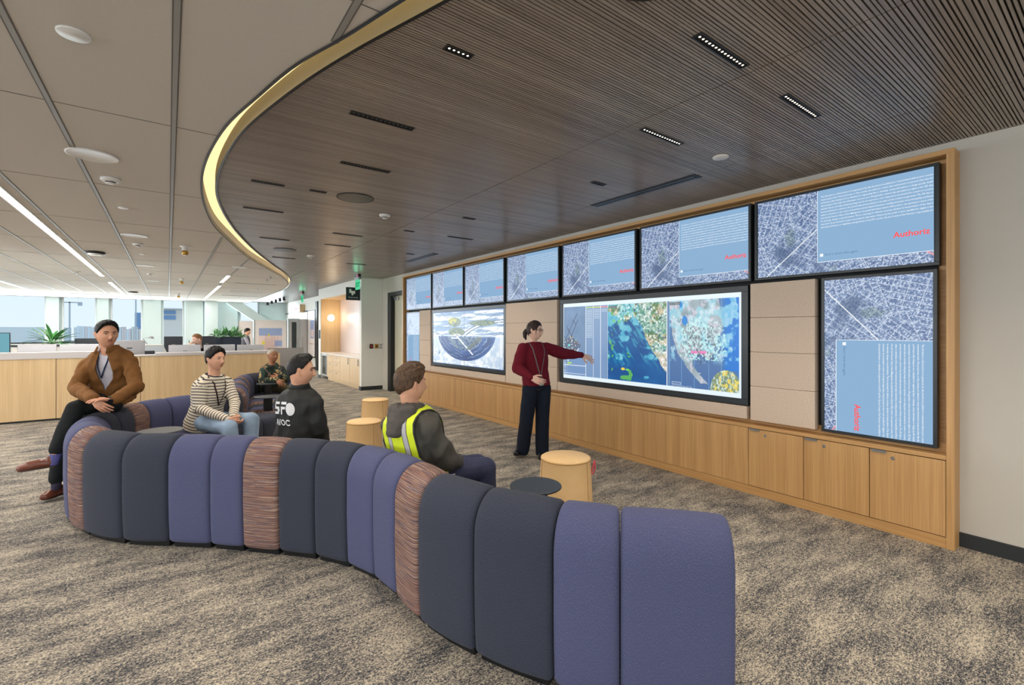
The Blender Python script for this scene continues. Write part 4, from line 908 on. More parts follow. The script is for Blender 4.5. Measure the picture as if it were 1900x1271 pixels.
def hair_cap(Mx, m, parent, line, thick, part=0, rough=.006, seed=0, nu=160, nv=110, streak=18, name='hair'):
    """line/thick: [(azimuth from the face in degrees, value)]; thick gives (side, top) pairs through two tables."""
    vs = []; tl = math.pi
    for i in range(nv + 1):
        ph = -math.pi / 2 + math.pi * i / nv
        for j in range(nu):
            th = 2 * math.pi * j / nu; d = (math.cos(ph) * math.cos(th), math.cos(ph) * math.sin(th), math.sin(ph)); p = head_pt(d, False); p.x *= 1.005
            az = abs(math.degrees(math.atan2(d[0], d[1]))); zh = lerp_tab(az, line) + .006 * noise.noise(Vector((d[0] * 9, d[1] * 9, seed)))
            mk_ = max(0, min(1, (p.z - zh) / .011 + .2)); top = max(0, min(1, (p.z - .02) / .07)); rh = min(1, math.hypot(d[0], d[1]) / .55); rh = rh * rh * (3 - 2 * rh); tv = lerp_tab(az, thick[1]) * rh + lerp_tab(90, thick[1]) * (1 - rh); T = thick[0] + (tv - thick[0]) * top
            st = noise.noise(Vector((th * streak * .6 + 2.5 * noise.noise(Vector(d) * 3), ph * 3.5 + seed, part * 3))) if top < .5 else noise.noise(Vector((p.x * 330 + 3 * noise.noise(Vector(d) * 4), p.y * 45, seed)))
            lump = noise.noise(Vector(d) * 5 + Vector((seed, 0, 0)))
            T = T * (1 + .20 * st + .22 * lump * top)
            n_ = Vector((d[0] / HA, d[1] / HB, d[2] / HC)).normalized(); vs.append(Mx @ (p + n_ * (T * mk_ - .010 * (1 - mk_))))
    mb = MB().add(vs, [(i * nu + j, i * nu + (j + 1) % nu, (i + 1) * nu + (j + 1) % nu, (i + 1) * nu + j) for i in range(nv) for j in range(nu)])
    return mb.build(name, m, parent, smooth=True)
def skin(name, rgb):
    m = mat(name, rgb, .5, var=.06, vscale=25, spec=.35); b = m.node_tree.nodes['Principled BSDF']; b.inputs['Subsurface Weight'].default_value = .08; b.inputs['Subsurface Radius'].default_value = (.6, .25, .15); b.inputs['Subsurface Scale'].default_value = .01
    return m
def hairm(name, rgb, rgb2):
    m = bpy.data.materials.new(name); m.use_nodes = True; t = m.node_tree; b = t.nodes['Principled BSDF']; tc = t.nodes.new('ShaderNodeTexCoord'); n = t.nodes.new('ShaderNodeTexNoise'); n.inputs['Scale'].default_value = 120; n.inputs['Detail'].default_value = 3
    mp = t.nodes.new('ShaderNodeMapping'); mp.inputs['Scale'].default_value = (1, 1, .22); t.links.new(tc.outputs['Object'], mp.inputs[0]); t.links.new(mp.outputs[0], n.inputs['Vector']); r = ramp(t, [(.28, rgb), (.80, rgb2)]); t.links.new(n.outputs['Fac'], r.inputs[0]); t.links.new(r.outputs[0], b.inputs['Base Color'])
    bp = t.nodes.new('ShaderNodeBump'); bp.inputs['Strength'].default_value = .35; bp.inputs['Distance'].default_value = .003; t.links.new(n.outputs['Fac'], bp.inputs['Height']); t.links.new(bp.outputs[0], b.inputs['Normal']); b.inputs['Roughness'].default_value = .55; b.inputs['Specular IOR Level'].default_value = .3
    return m
M['eyew'] = mat('eye_white', (226, 220, 212), .25); M['iris'] = mat('iris', (38, 26, 20), .15); M['lip'] = mat('lips', (188, 118, 102), .45)
M['shoe'] = mat('brown_leather', (104, 54, 36), .28); M['sole'] = mat('shoe_sole', (50, 34, 26), .6); M['bshoe'] = mat('black_leather', (20, 20, 22), .3)
def head_matrix(c, f, tilt=0, roll=0):
    f = Vector((f.x, f.y, 0)).normalized(); r = f.cross(Vector((0, 0, 1)))
    Mx = Matrix(((r.x, f.x, 0, c.x), (r.y, f.y, 0, c.y), (r.z, f.z, 1, c.z), (0, 0, 0, 1)))
    return Mx @ Matrix.Rotation(tilt, 4, 'X') @ Matrix.Rotation(roll, 4, 'Y')
class Person:
    def __init__(s, label, J, head_f, torso_f, skinm, pose=None, scale=1.0, fem=False, tilt=0, roll=0, lips=True):
        s.J = J; s.sk = skinm; s.fem = fem; s.k = scale
        base = Vector((J['pelvis'].x, J['pelvis'].y, 0)); s.base = base
        s.root = empty('person', base, label=label, cat='person'); s.tf = Vector(torso_f).normalized()
        s.M = head_matrix(J['head'], head_f, tilt, roll) @ Matrix.Scale(scale, 4); s.hands = []
    def fin(s, me, name, mats, smooth=True, parent=None):
        if not isinstance(mats, (list, tuple)): mats = [mats]
        P = arr(me) - np.array(s.base); me.vertices.foreach_set('co', P.ravel()); me.update()
        if len(me.materials) == 0:
            for m in mats: me.materials.append(m)
        if smooth: me.polygons.foreach_set('use_smooth', [True] * len(me.polygons))
        me.name = name; o = bpy.data.objects.new(name, me); COL.objects.link(o); o.parent = parent or s.root
        if parent: pass
        return o
    def mbfin(s, mb, name, mats, parent=None, smooth=True):
        mb.v = [tuple(Vector(v) - s.base) for v in mb.v]; return mb.build(name, mats, parent or s.root, smooth=smooth)
    def torso_rings(s, inf=0.0, kk=1.0, lo=-.13, belly=0.0, w=(.165, .145, .175, .185), hem=1.0):
        J = s.J; P, N = J['pelvis'], J['neck']; up = (N - P); L = up.length; up.normalize()
        us = (J['shR'] - J['shL']).normalized(); vs_ = up.cross(us) * -1; 
        if vs_.dot(s.tf) < 0: vs_ = -vs_
        uh = J.get('hipdir', us)
        K = s.k * kk; R = []
        for t, ru, rf, rb in ((lo, w[0] * 1.0 * hem, .115 + belly, .125), (0, w[0], .12 + belly, .135), (.18, (w[0] + w[1]) / 2, .12 + belly * 1.2, .11), (.36, w[1], .112 + belly, .095), (.58, w[2] * .97, .12 + belly * .4, .105), (.74, w[2], .115, .112), (.86, w[3] * .90, .095, .105), (.93, w[3] * .66, .078, .092), (1.0, .080, .062, .072), (1.03, .058, .052, .058)):
            u = (uh * (1 - max(0, min(1, t))) + us * max(0, min(1, t))).normalized(); v = up.cross(u); v = v if v.dot(s.tf) > 0 else -v
            bend = v * (-.018 * math.sin(max(0, t) * math.pi)) if 'nobend' not in J else v * 0
            R.append((P + up * (L * t) + bend, u, v, ru * K + inf, rf * K + inf, rb * K + inf))
        return R
    def at(s, t, a, inf):      # a point of the torso surface: height t, lateral a (-1..1), front
        rg = s.torso_rings(inf); ts = [-.13, 0, .18, .36, .58, .74, .86, .93, 1.0, 1.03]
        for i in range(len(ts) - 1):
            if t <= ts[i + 1] or i == len(ts) - 2:
                q = (t - ts[i]) / (ts[i + 1] - ts[i]); c = rg[i][0].lerp(rg[i + 1][0], q); ru = rg[i][3] * (1 - q) + rg[i + 1][3] * q; rf = rg[i][4] * (1 - q) + rg[i + 1][4] * q
                return c + rg[i][1] * (a * ru) + rg[i][2] * (rf * math.sqrt(max(0, 1 - abs(a) ** 2.3)))
    def body(s, hands=(), extra=None, legs=True, neck_r=.056):
        J = s.J; K = s.k; parts = []
        mb = MB(); head_mesh(mb, s.M, s.fem); c0 = s.M @ Vector((0, -.018, -.055)); nb = J['neck']
        chain(mb, [c0, c0.lerp(nb, .5), nb + Vector((0, 0, -.02))], [neck_r * K, neck_r * .96 * K, neck_r * 1.12 * K]); chain(mb, [nb + (J['shL'] - nb) * .3 - Vector((0, 0, .03)), nb + (J['shR'] - nb) * .3 - Vector((0, 0, .03))], [.05 * K, .05 * K])
        parts.append(remesh(mb, .0042, 2, .4))
        mb = MB(); loft(mb, s.torso_rings(-.02))
        chain(mb, [J['shR'], J['elR'], J['wrR']], [.045, .036, .026]); chain(mb, [J['shL'], J['elL'], J['wrL']], [.045, .036, .026])
        if legs: chain(mb, [J['hipR'], J['knR'], J['anR']], [.07, .048, .036]); chain(mb, [J['hipL'], J['knL'], J['anL']], [.07, .048, .036])
        parts.append(remesh(mb, .014, 3))
        for h in hands:
            mb = MB(); w = h['w']; el = h['el']; cone(mb, w + (el - w) * .4, w + (el - w) * .0, .030 * K, .0235 * K); hand(mb, w, h['d'], h['n'], h['side'], h.get('curls', (.35, .5, .35)), h.get('spread', .08), h.get('k', 1) * K, h.get('thumb', .3)); parts.append(remesh(mb, .0030, 2, .4))
        bm = bmesh.new()
        for p in parts: bm.from_mesh(p)
        me = bpy.data.meshes.new('body'); bm.to_mesh(me); bm.free(); me.materials.append(s.sk); me.materials.append(M['lip'])
        Mi = s.M.inverted(); idx = []
        for p in me.polygons:
            q = Mi @ p.center; idx.append(1 if (q.y > .06 and abs(q.x) < .021 - abs(q.z + .063) * .9 and -.0725 < q.z < -.0555) else 0)
        me.polygons.foreach_set('material_index', idx)
        o = s.fin(me, 'body', [s.sk])
        # eyes and brows
        mb = MB()
        for sd in (-1, 1):
            ex, ez = sd * .031, .006; f = head_pt(Vector((ex / HA, .86, ez / HC)).normalized()); y = f.y - .0085
            mb.mat(0).sphere(s.M @ Vector((ex, y, ez)), .0126 * K, 18, 12); mb.mat(1).sphere(s.M @ Vector((ex + .0, y + .0066, ez)), .0072 * K, 12, 8)
        s.mbfin(mb, 'eyes', [M['eyew'], M['iris']])
        return o
    def brows(s, m, th=.0035, dz=.023):
        mb = MB()
        for sd in (-1, 1):
            pts = []
            for k in range(7):
                x = sd * (.014 + .034 * k / 6); z = dz + .006 * math.sin(k / 6 * 2.4); y = None
                dd = Vector((x / HA, 1, z / HC)); dd = Vector((dd.x, math.sqrt(max(.05, 1 - dd.x ** 2 - dd.z ** 2)), dd.z)); p = head_pt(dd); pts.append(s.M @ Vector((p.x, p.y + .0005, p.z)))
            mb.tube(pts, [th * .8, th, th, th, th * .9, th * .7, th * .3], 6)
        s.mbfin(mb, 'eyebrows', m)
    def lids(s, m, z=.0115):
        mb = MB()
        for sd in (-1, 1):
            pts = []
            for k in range(7):
                a = k / 6; x = sd * (.019 + .024 * a); zz = z - .0045 * abs(a - .5) * 2 ; dd = Vector((x / HA, 1, zz / HC)); dd = Vector((dd.x, math.sqrt(max(.05, 1 - dd.x ** 2 - dd.z ** 2)), dd.z)); p = head_pt(dd); pts.append(s.M @ Vector((p.x, p.y + .0018, p.z)))
            mb.tube(pts, .0016, 5)
        s.mbfin(mb, 'lashes', m)
    def patch(s, name, m, x0, x1, z0, z1, th=.003, fn=None):
        mb = MB(); vs = []; nx, nz = 18, 8
        for j in range(nz + 1):
            for i in range(nx + 1):
                x = x0 + (x1 - x0) * i / nx; q = z0 + (z1 - z0) * j / nz; z = q + (fn(x) if fn else 0); dd = Vector((x / HA, 0, z / HC)); dd.y = math.sqrt(max(.02, 1 - dd.x ** 2 - dd.z ** 2)); p = head_pt(dd)
                e_ = min(1, 4 * min(i, nx - i) / nx) * min(1, 3 * min(j, nz - j) / nz); vs.append(s.M @ Vector((p.x, p.y - .002 + (th + .002) * e_, p.z)))
        mb.add(vs, [(j * (nx + 1) + i, j * (nx + 1) + i + 1, (j + 1) * (nx + 1) + i + 1, (j + 1) * (nx + 1) + i) for j in range(nz) for i in range(nx)]); return s.mbfin(mb, name, m)
    def top(s, name, mats, inf=.016, sleeve=(.064, .054, .040), vox=.009, amp=.006, fr=9, stretch=(1, 1, .7), seed=1, lo=-.13, cut=None, sleeves=True, attr=None, solid=0, smooth=4, belly=0, w=(.165, .145, .175, .185), hem=1.0, full=1.0):
        J = s.J; K = s.k; mb = MB(); loft(mb, s.torso_rings(inf, lo=lo, belly=belly, w=w, hem=hem))
        if sleeves:
            for q in 'RL':
                sh, el, wr = J['sh' + q], J['el' + q], J['wr' + q]; fa = (wr - el)
                chain(mb, [J['neck'] - Vector((0, 0, .045)), sh.lerp(J['neck'], .2), sh, sh.lerp(el, .5), el, el + fa * .5, wr - fa.normalized() * .012], [.06 * K, .058 * K, sleeve[0] * K, (sleeve[0] + sleeve[1]) / 2 * K * full, sleeve[1] * K * full, (sleeve[1] + sleeve[2]) / 2 * K * full, sleeve[2] * K])
        me = remesh(mb, vox, smooth)
        if amp: wrinkle(me, amp, fr, stretch, seed)
        if attr: attr(me)
        if cut:
            bm = bmesh.new(); bm.from_mesh(me); dl = [f for f in bm.faces if cut(f.calc_center_median())]; bmesh.ops.delete(bm, geom=dl, context='FACES'); smooth_edge(bm); bm.to_mesh(me); bm.free()
        o = s.fin(me, name, mats)
        if solid: so = o.modifiers.new('thickness', 'SOLIDIFY'); so.thickness = solid; so.offset = 0
        return o
    def pants(s, m, r=(.098, .078, .056), vox=.009, amp=.006, seed=3, flare=None, waist=True, fr=8, lab='trousers'):
        J = s.J; K = s.k; mb = MB(); P = J['pelvis']
        if waist:
            rg = s.torso_rings(.004)[:3]; rg = [(P - Vector((0, 0, .06)), *rg[0][1:])] + rg[1:]
            loft(mb, [(rg[0][0], rg[0][1], rg[0][2], rg[0][3] * .9, rg[0][4] * .9, rg[0][5] * .9), rg[1], rg[2]])
        for q in 'RL':
            h, k, a = J['hip' + q], J['kn' + q], J['an' + q]; ends = a.lerp(k, .06)
            if flare: chain(mb, [h, h.lerp(k, .5), k, k.lerp(a, .5), a], [r[0] * K, (r[0] + r[1]) / 2 * K, r[1] * K, (r[1] + flare) / 2 * K, flare * K])
            else: chain(mb, [h, h.lerp(k, .5), k, k.lerp(a, .5), ends], [r[0] * K, (r[0] + r[1]) / 2 * 1.03 * K, r[1] * K, (r[1] + r[2]) / 2 * 1.05 * K, r[2] * K])
        me = remesh(mb, vox, 4)
        if amp: wrinkle(me, amp, fr, (1, 1, .8), seed)
        if flare: Pz = arr(me); Pz[:, 2] = np.maximum(Pz[:, 2], .032); me.vertices.foreach_set('co', Pz.ravel())
        return s.fin(me, lab, [m])
    def shoe(s, heel, toe, m, w=.042, up=Vector((0, 0, 1)), high=.055):
        d = (toe - heel).normalized(); L = (toe - heel).length; n = (up - d * up.dot(d)).normalized(); mb = MB()
        chain(mb, [heel + n * .045 + d * .02, heel + n * (.035 + high * .6) + d * .03], [.038, .036]); side = d.cross(n); chain(mb, [heel + n * .036 + d * .02, heel + n * .040 + d * L * .40, heel + n * .034 + d * L * .68, heel + n * .028 + d * L * .90], [.036, .042, w * .98, .030]); chain(mb, [heel + n * .030 + d * L * .62 + side * .012, heel + n * .026 + d * L * .84 + side * .012], [.034, .030]); chain(mb, [heel + n * .030 + d * L * .62 - side * .012, heel + n * .026 + d * L * .84 - side * .012], [.034, .030])
        me = remesh(mb, .006, 4); P = arr(me); nn = np.array(n); hv = (P - np.array(heel)) @ nn; P = P - np.outer(np.minimum(hv - .008, 0), nn); me.vertices.foreach_set('co', P.ravel()); me.update()
        o = s.fin(me, 'shoe', [m]); side = d.cross(n)
        mb = MB(); prof = [(.0, .026), (.08, .034), (.35, .034), (.65, .043), (.85, .036), (.96, .016)]; pts = [heel + d * (L * a) + side * b for a, b in prof] + [heel + d * (L * a) - side * b for a, b in reversed(prof)]
        vs = pts + [p + n * .012 for p in pts]; k = len(pts); mb.add(vs, [tuple(range(k)), tuple(range(2 * k - 1, k - 1, -1))] + [(i, (i + 1) % k, k + (i + 1) % k, k + i) for i in range(k)]); so = s.mbfin(mb, 'sole', M['sole'] if m is M['shoe'] else M['bshoe'], smooth=False); so.parent = o
        return o
    def lanyard(s, m, inf=.022, t1=.45, a0=.42, wdt=.0075, badge=None, t0=.97, ax=0.0):
        mb = MB()
        for sd in (-1, 1):
            pts = [s.J['neck'] + Vector((0, 0, .02)) - s.tf * .07, s.at(1.0, sd * .9, inf) + Vector((0, 0, .012))] + [s.at(t0 - (t0 - t1) * k / 8, sd * a0 * (1 - k / 8) ** .9 + ax * k / 8, inf) for k in range(1, 9)]
            mb.tube(pts, wdt, 6, .35)
        o = s.mbfin(mb, 'lanyard', m)
        if badge:
            p = s.at(t1, ax, inf) + s.tf * .006; u = (s.J['shR'] - s.J['shL']).normalized(); w_, h_, bm_ = badge; z = Vector((0, 0, 1)); mb = MB(); vs = [p - u * w_ - z * h_, p + u * w_ - z * h_, p + u * w_ , p - u * w_]
            vs = vs + [v + s.tf * .004 for v in vs]; mb.add(vs, [(3, 2, 1, 0), (4, 5, 6, 7), (0, 1, 5, 4), (1, 2, 6, 5), (2, 3, 7, 6), (3, 0, 4, 7)]); b = s.mbfin(mb, 'badge', bm_, smooth=False); b.parent = o
        return o
    def collar(s, m, r=.062, th=.012, rise=.028, gap=50, name='collar', h=.022):
        mb = MB(); nb = s.J['neck']; us = (s.J['shR'] - s.J['shL']).normalized(); f = s.tf; pts = []; 
        for k in range(25):
            a = R_(gap + (360 - 2 * gap) * k / 24); q = math.cos(a); pts.append(nb + f * (math.cos(a) * r * 1.02 + .004) + us * (math.sin(a) * r) + Vector((0, 0, rise - .020 * max(0, q))))
        vs = []; 
        for p in pts:
            o_ = (p - nb); o_.z = 0; o_.normalize(); vs += [p + Vector((0, 0, h)) - o_ * .004, p + Vector((0, 0, h)) + o_ * th * .5, p + o_ * (th * 1.9) - Vector((0, 0, h * .7)), p - Vector((0, 0, h))]
        mb.add(vs, [(i * 4 + k, i * 4 + (k + 1) % 4, (i + 1) * 4 + (k + 1) % 4, (i + 1) * 4 + k) for i in range(24) for k in range(4)] + [(3, 2, 1, 0), (96, 97, 98, 99)])
        return s.mbfin(mb, name, m)
FR, FF = CR, CF                      # picture right / away directions as world vectors
def dirv(r, f, z=0): return (CR * r + CF * f + Vector((0, 0, z))).normalized()
cloth = lambda name, rgb, r=.85, **k: mat(name, rgb, r, var=k.pop('var', .08), vscale=k.pop('vscale', 30), bump=k.pop('bump', .25), bscale=k.pop('bscale', 320), spec=.2, **k)
# ---------------------------------------------------------------- man in the brown jacket on the sofa back
SK1 = skin('tan_skin', (206, 152, 122)); SK2 = skin('light_tan_skin', (222, 170, 140)); SK3 = skin('deep_skin', (164, 114, 84)); SK4 = skin('fair_skin', (230, 188, 166))
HB1 = hairm('black_hair', (8, 7, 7), (26, 23, 22)); HB2 = hairm('brown_hair', (44, 30, 20), (104, 80, 56)); HB3 = hairm('dark_brown_hair', (28, 20, 18), (66, 48, 42)); HB4 = hairm('sandy_hair', (120, 82, 54), (170, 128, 92))
J = dict(head=W(198, 621, 4.45), neck=W(201, 650, 4.50), shR=W(162, 677, 4.46), shL=W(241, 672, 4.55), elR=W(141, 720, 4.36), wrR=W(174, 741, 4.16), elL=W(253, 718, 4.44), wrL=W(213, 742, 4.22), pelvis=W(206, 736, 4.62),
         hipR=W(190, 745, 4.52), hipL=W(206, 750, 4.55), knR=W(140, 758, 4.2), anR=W(103, 838, 4.03), knL=W(124, 806, 4.32), anL=W(103, 893, 4.28))
A = Person('man in a brown jacket perched on the sofa back with legs crossed', J, dirv(.86, -.52), dirv(-.05, -1), SK1)
A.body([dict(w=J['wrL'], el=J['elL'], d=(W(184, 742, 4.13) - J['wrL']), n=dirv(.2, .3, -1), side=-1, curls=(.10, .22, .2), spread=.05, thumb=.2), dict(w=J['wrR'], el=J['elR'], d=(W(196, 760, 4.14) - J['wrR']), n=dirv(-.1, .9, -.2), side=1, curls=(.25, .35, .3), spread=.06, thumb=.3)])
A.brows(HB1, .0042); A.lids(HB1); A.patch('moustache', HB1, -.024, .024, -.0545, -.0475, .0045, lambda x: -abs(x) * .22)
hair_cap(A.M, HB1, A.root, [(0, .088), (18, .087), (34, .080), (50, .058), (66, .030), (78, .006), (90, .016), (108, -.022), (180, -.066)], (.007, [(0, .036), (40, .030), (80, .022), (120, .020), (180, .016)]), seed=3); 
for c in kids(A.root):
    if c.name.startswith('hair'): c.location = -A.base
SH1 = cloth('pale_shirt', (206, 204, 214), vscale=90, var=.10); A.top('shirt', [SH1], inf=-.006, sleeves=False, amp=.004, lo=-.05); A.collar(SH1, .058, .010, .03, 24, 'shirt_collar', .020)
JB = cloth('brown_canvas', (118, 80, 42), .8, vscale=14, var=.14); zJ = J['neck'].z
def cutA(c):
    q = c - J['neck']; f = q.dot(A.tf); u = q.dot((J['shR'] - J['shL']).normalized()); t = (zJ - c.z); g = .022 + .045 * max(0, 1 - abs(t - .20) / .24); return .02 < f < .168 and abs(u - .01) < g and t > -.05
jk = A.top('jacket', [JB], inf=.024, sleeve=(.062, .056, .047), amp=.016, fr=10, seed=5, cut=cutA, solid=.006, lo=-.10, smooth=3, w=(.168, .158, .174, .180), full=1.02); A.collar(JB, .066, .016, .016, 30, 'jacket_collar', .034)
A.pants(cloth('black_trousers', (30, 33, 34), .85), r=(.096, .072, .055), amp=.005)
h = W(105, 862, 4.04); t = W(31, 876, 3.93); A.shoe(h + Vector((0, 0, -.012)), t, M['shoe']); A.shoe(W(117, 916, 4.37) * 1, W(77, 929, 4.20), M['shoe'])
mb = MB(); chain(mb, [J['anR'].lerp(J['knR'], .16), W(99, 858, 4.03)], [.043, .037]); o = A.fin(remesh(mb, .007, 2), 'sock', [cloth('purple_sock', (92, 94, 150))])
mb = MB(); chain(mb, [J['anL'].lerp(J['knL'], .1), W(104, 904, 4.29)], [.042, .036]); o = A.fin(remesh(mb, .007, 2), 'sock', [cloth('dark_sock', (60, 56, 74))])
A.lanyard(cloth('dark_lanyard', (30, 44, 74)), inf=.012, t1=.50, a0=.30, wdt=.006, ax=.12)
# watch
d = (W(184, 742, 4.13) - J['wrL']).normalized(); c = J['wrL'] + d * .040; mb = MB(); u = d.cross(Vector((0, 0, 1))).normalized(); v = d.cross(u)
mb.tube([c + (u * math.cos(a) + v * math.sin(a)) * .029 for a in [k * math.pi / 12 for k in range(25)]], .007, 8, 1.0); wt = A.mbfin(mb, 'watch', M['blackp'])
n_ = (dirv(.2, -1, -.1)); n_ = (n_ - d * n_.dot(d)).normalized(); s_ = d.cross(n_); mb = MB(); vs = [c + n_ * .030 + d * (a * .017) + s_ * (b * .018) for a, b in ((-1, -1), (1, -1), (1, 1), (-1, 1))]; vs += [p + n_ * .010 for p in vs]
mb.add(vs, [(3, 2, 1, 0), (4, 5, 6, 7), (0, 1, 5, 4), (1, 2, 6, 5), (2, 3, 7, 6), (3, 0, 4, 7)]); wc_ = A.mbfin(mb, 'watch_case', M['blackp'], smooth=False); wc_.parent = wt
# ---------------------------------------------------------------- man in the striped jumper
J = dict(head=W(400, 667, 5.1), neck=W(397, 697, 5.12), shR=W(375, 716, 4.97), shL=W(421, 709, 5.24), elR=W(369, 757, 4.93), wrR=W(421, 778, 4.86), elL=W(436, 746, 5.18), wrL=W(433, 772, 5.02), pelvis=W(378, 780, 5.16),
         hipR=W(376, 783, 5.07), hipL=W(392, 781, 5.25), knR=W(426, 793, 4.84), knL=W(466, 779, 5.12), anR=W(430, 872, 4.82), anL=W(466, 862, 5.08)); J['nobend'] = 1
B = Person('man in a cream striped jumper and faded jeans sitting on the sofa', J, dirv(.97, -.30), dirv(.85, -.5), SK2, tilt=.04)
B.body([dict(w=J['wrR'], el=J['elR'], d=W(440, 785, 4.93) - J['wrR'], n=dirv(0, 1, .2), side=1, curls=(.35, .6, .5), spread=.03), dict(w=J['wrL'], el=J['elL'], d=W(441, 789, 4.93) - J['wrL'], n=dirv(.3, -1, 0), side=-1, curls=(.4, .7, .5), spread=.03)])
B.brows(HB1, .003); B.lids(HB1, .010)
def hair(P, *a, **k):
    o = hair_cap(P.M, *a, **k); o.location = -P.base; return o
hair(B, HB1, B.root, [(0, .082), (24, .074), (44, .060), (62, .032), (76, .004), (90, .014), (106, -.026), (180, -.070)], (.010, [(0, .026), (40, .032), (90, .030), (180, .022)]), seed=9)
def stripe_attr(P, pitch=.031):
    def f(me):
        V = arr(me); nl = len(me.loops); lv = np.empty(nl, int); me.loops.foreach_get('vertex_index', lv); npoly = len(me.polygons); tot = np.empty(npoly, int); me.polygons.foreach_get('loop_total', tot); lp = np.repeat(np.arange(npoly), tot)
        cen = np.empty(npoly * 3); me.polygons.foreach_get('center', cen); cen = cen.reshape(-1, 3); LV = V[lv]
        pe = np.array(P.J['pelvis']); ax = np.array((P.J['neck'] - P.J['pelvis']).normalized()); out = (LV - pe) @ ax
        c = pe + np.outer(np.clip((cen - pe) @ ax, 0, .5), ax); dt = np.linalg.norm(cen - c, axis=1) - .13
        for q in 'RL':
            for a, b, o0 in (('sh', 'el', 0), ('el', 'wr', 1)):
                p0, p1 = np.array(P.J[a + q]), np.array(P.J[b + q]); d = p1 - p0; L = np.linalg.norm(d); t = np.clip((cen - p0) @ d / L / L, 0, 1); ds = np.linalg.norm(cen - p0 - np.outer(t, d), axis=1) - .06
                s0 = 0 if o0 == 0 else (P.J['el' + q] - P.J['sh' + q]).length; m = (ds < dt) & (t > .02); out = np.where(m[lp], s0 + (LV - p0) @ d / L, out); dt = np.where(m, ds, dt)
        at = me.attributes.new('stripe', 'FLOAT', 'CORNER'); at.data.foreach_set('value', out / pitch + 40)
    return f
m = bpy.data.materials.new('breton_knit'); m.use_nodes = True; t_ = m.node_tree; b_ = t_.nodes['Principled BSDF']; a_ = t_.nodes.new('ShaderNodeAttribute'); a_.attribute_name = 'stripe'; fr_ = t_.nodes.new('ShaderNodeMath'); fr_.operation = 'FRACT'; r_ = ramp(t_, [(0, (44, 42, 50)), (.27, (44, 42, 50)), (.32, (224, 214, 192)), (.98, (226, 216, 196))]); t_.links.new(a_.outputs['Fac'], fr_.inputs[0]); t_.links.new(fr_.outputs[0], r_.inputs[0]); t_.links.new(r_.outputs[0], b_.inputs['Base Color']); b_.inputs['Roughness'].default_value = .9
B.top('jumper', [m], inf=.020, sleeve=(.064, .056, .044), amp=.007, fr=8, seed=2, attr=stripe_attr(B), lo=-.16, vox=.0075, smooth=5)
JN = cloth('faded_denim', (146, 168, 192), .85, vscale=6, var=.22); B.pants(JN, r=(.100, .080, .064), amp=.007, lab='jeans')
for q, dx in (('R', 0), ('L', 0)): a = J['an' + q]; B.shoe(Vector((a.x, a.y, 0)) - dirv(1, 0) * .05, Vector((a.x, a.y, 0)) + dirv(1, -.2) * .21, M['bshoe'])
B.lanyard(cloth('plum_lanyard', (56, 34, 40)), inf=.028, t1=.42, a0=.42, wdt=.007, ax=-.1)
# ---------------------------------------------------------------- man in the black jacket, seen from behind
J = dict(head=W(558, 688, 3.86), neck=W(556, 722, 3.90), shR=W(584, 751, 3.83), shL=W(524, 747, 4.02), elR=W(593, 797, 3.86), wrR=W(602, 826, 4.08), elL=W(530, 797, 4.16), wrL=W(552, 824, 4.30), pelvis=W(549, 824, 3.94),
         hipR=W(562, 828, 3.92), hipL=W(542, 828, 4.06), knR=W(602, 833, 4.22), knL=W(576, 829, 4.36), anR=W(604, 908, 4.24), anL=W(578, 900, 4.38)); J['nobend'] = 1
Cp = Person('man in a black jacket with white back lettering, seen from behind', J, dirv(.94, .30), dirv(.42, .91), SK2, tilt=-.05, scale=1.03)
Cp.body([dict(w=J['wrR'], el=J['elR'], d=dirv(-.2, 1, -.3), n=dirv(0, 0, -1), side=1), dict(w=J['wrL'], el=J['elL'], d=dirv(.4, .6, -.3), n=dirv(0, 0, -1), side=-1)])
Cp.brows(HB1); Cp.lids(HB1)
hair(Cp, HB1, Cp.root, [(0, .086), (30, .078), (50, .064), (66, .036), (80, .008), (92, .016), (108, -.022), (180, -.066)], (.0045, [(0, .032), (50, .026), (90, .018), (180, .009)]), seed=12)
JK = cloth('black_softshell', (46, 47, 46), .6, vscale=10, var=.12); o = Cp.top('jacket', [JK], inf=.026, sleeve=(.068, .063, .050), amp=.014, fr=8, seed=8, smooth=4, lo=-.16, w=(.175, .178, .19, .19)); Cp.collar(JK, .066, .014, .030, 25, 'collar', .030)
Cp.pants(cloth('dark_chinos', (44, 44, 50)), r=(.098, .078, .058))
for q in 'RL': a = J['an' + q]; Cp.shoe(Vector((a.x, a.y, 0)) - dirv(.5, .8) * .05, Vector((a.x, a.y, 0)) + dirv(.5, .8) * .21, M['bshoe'])
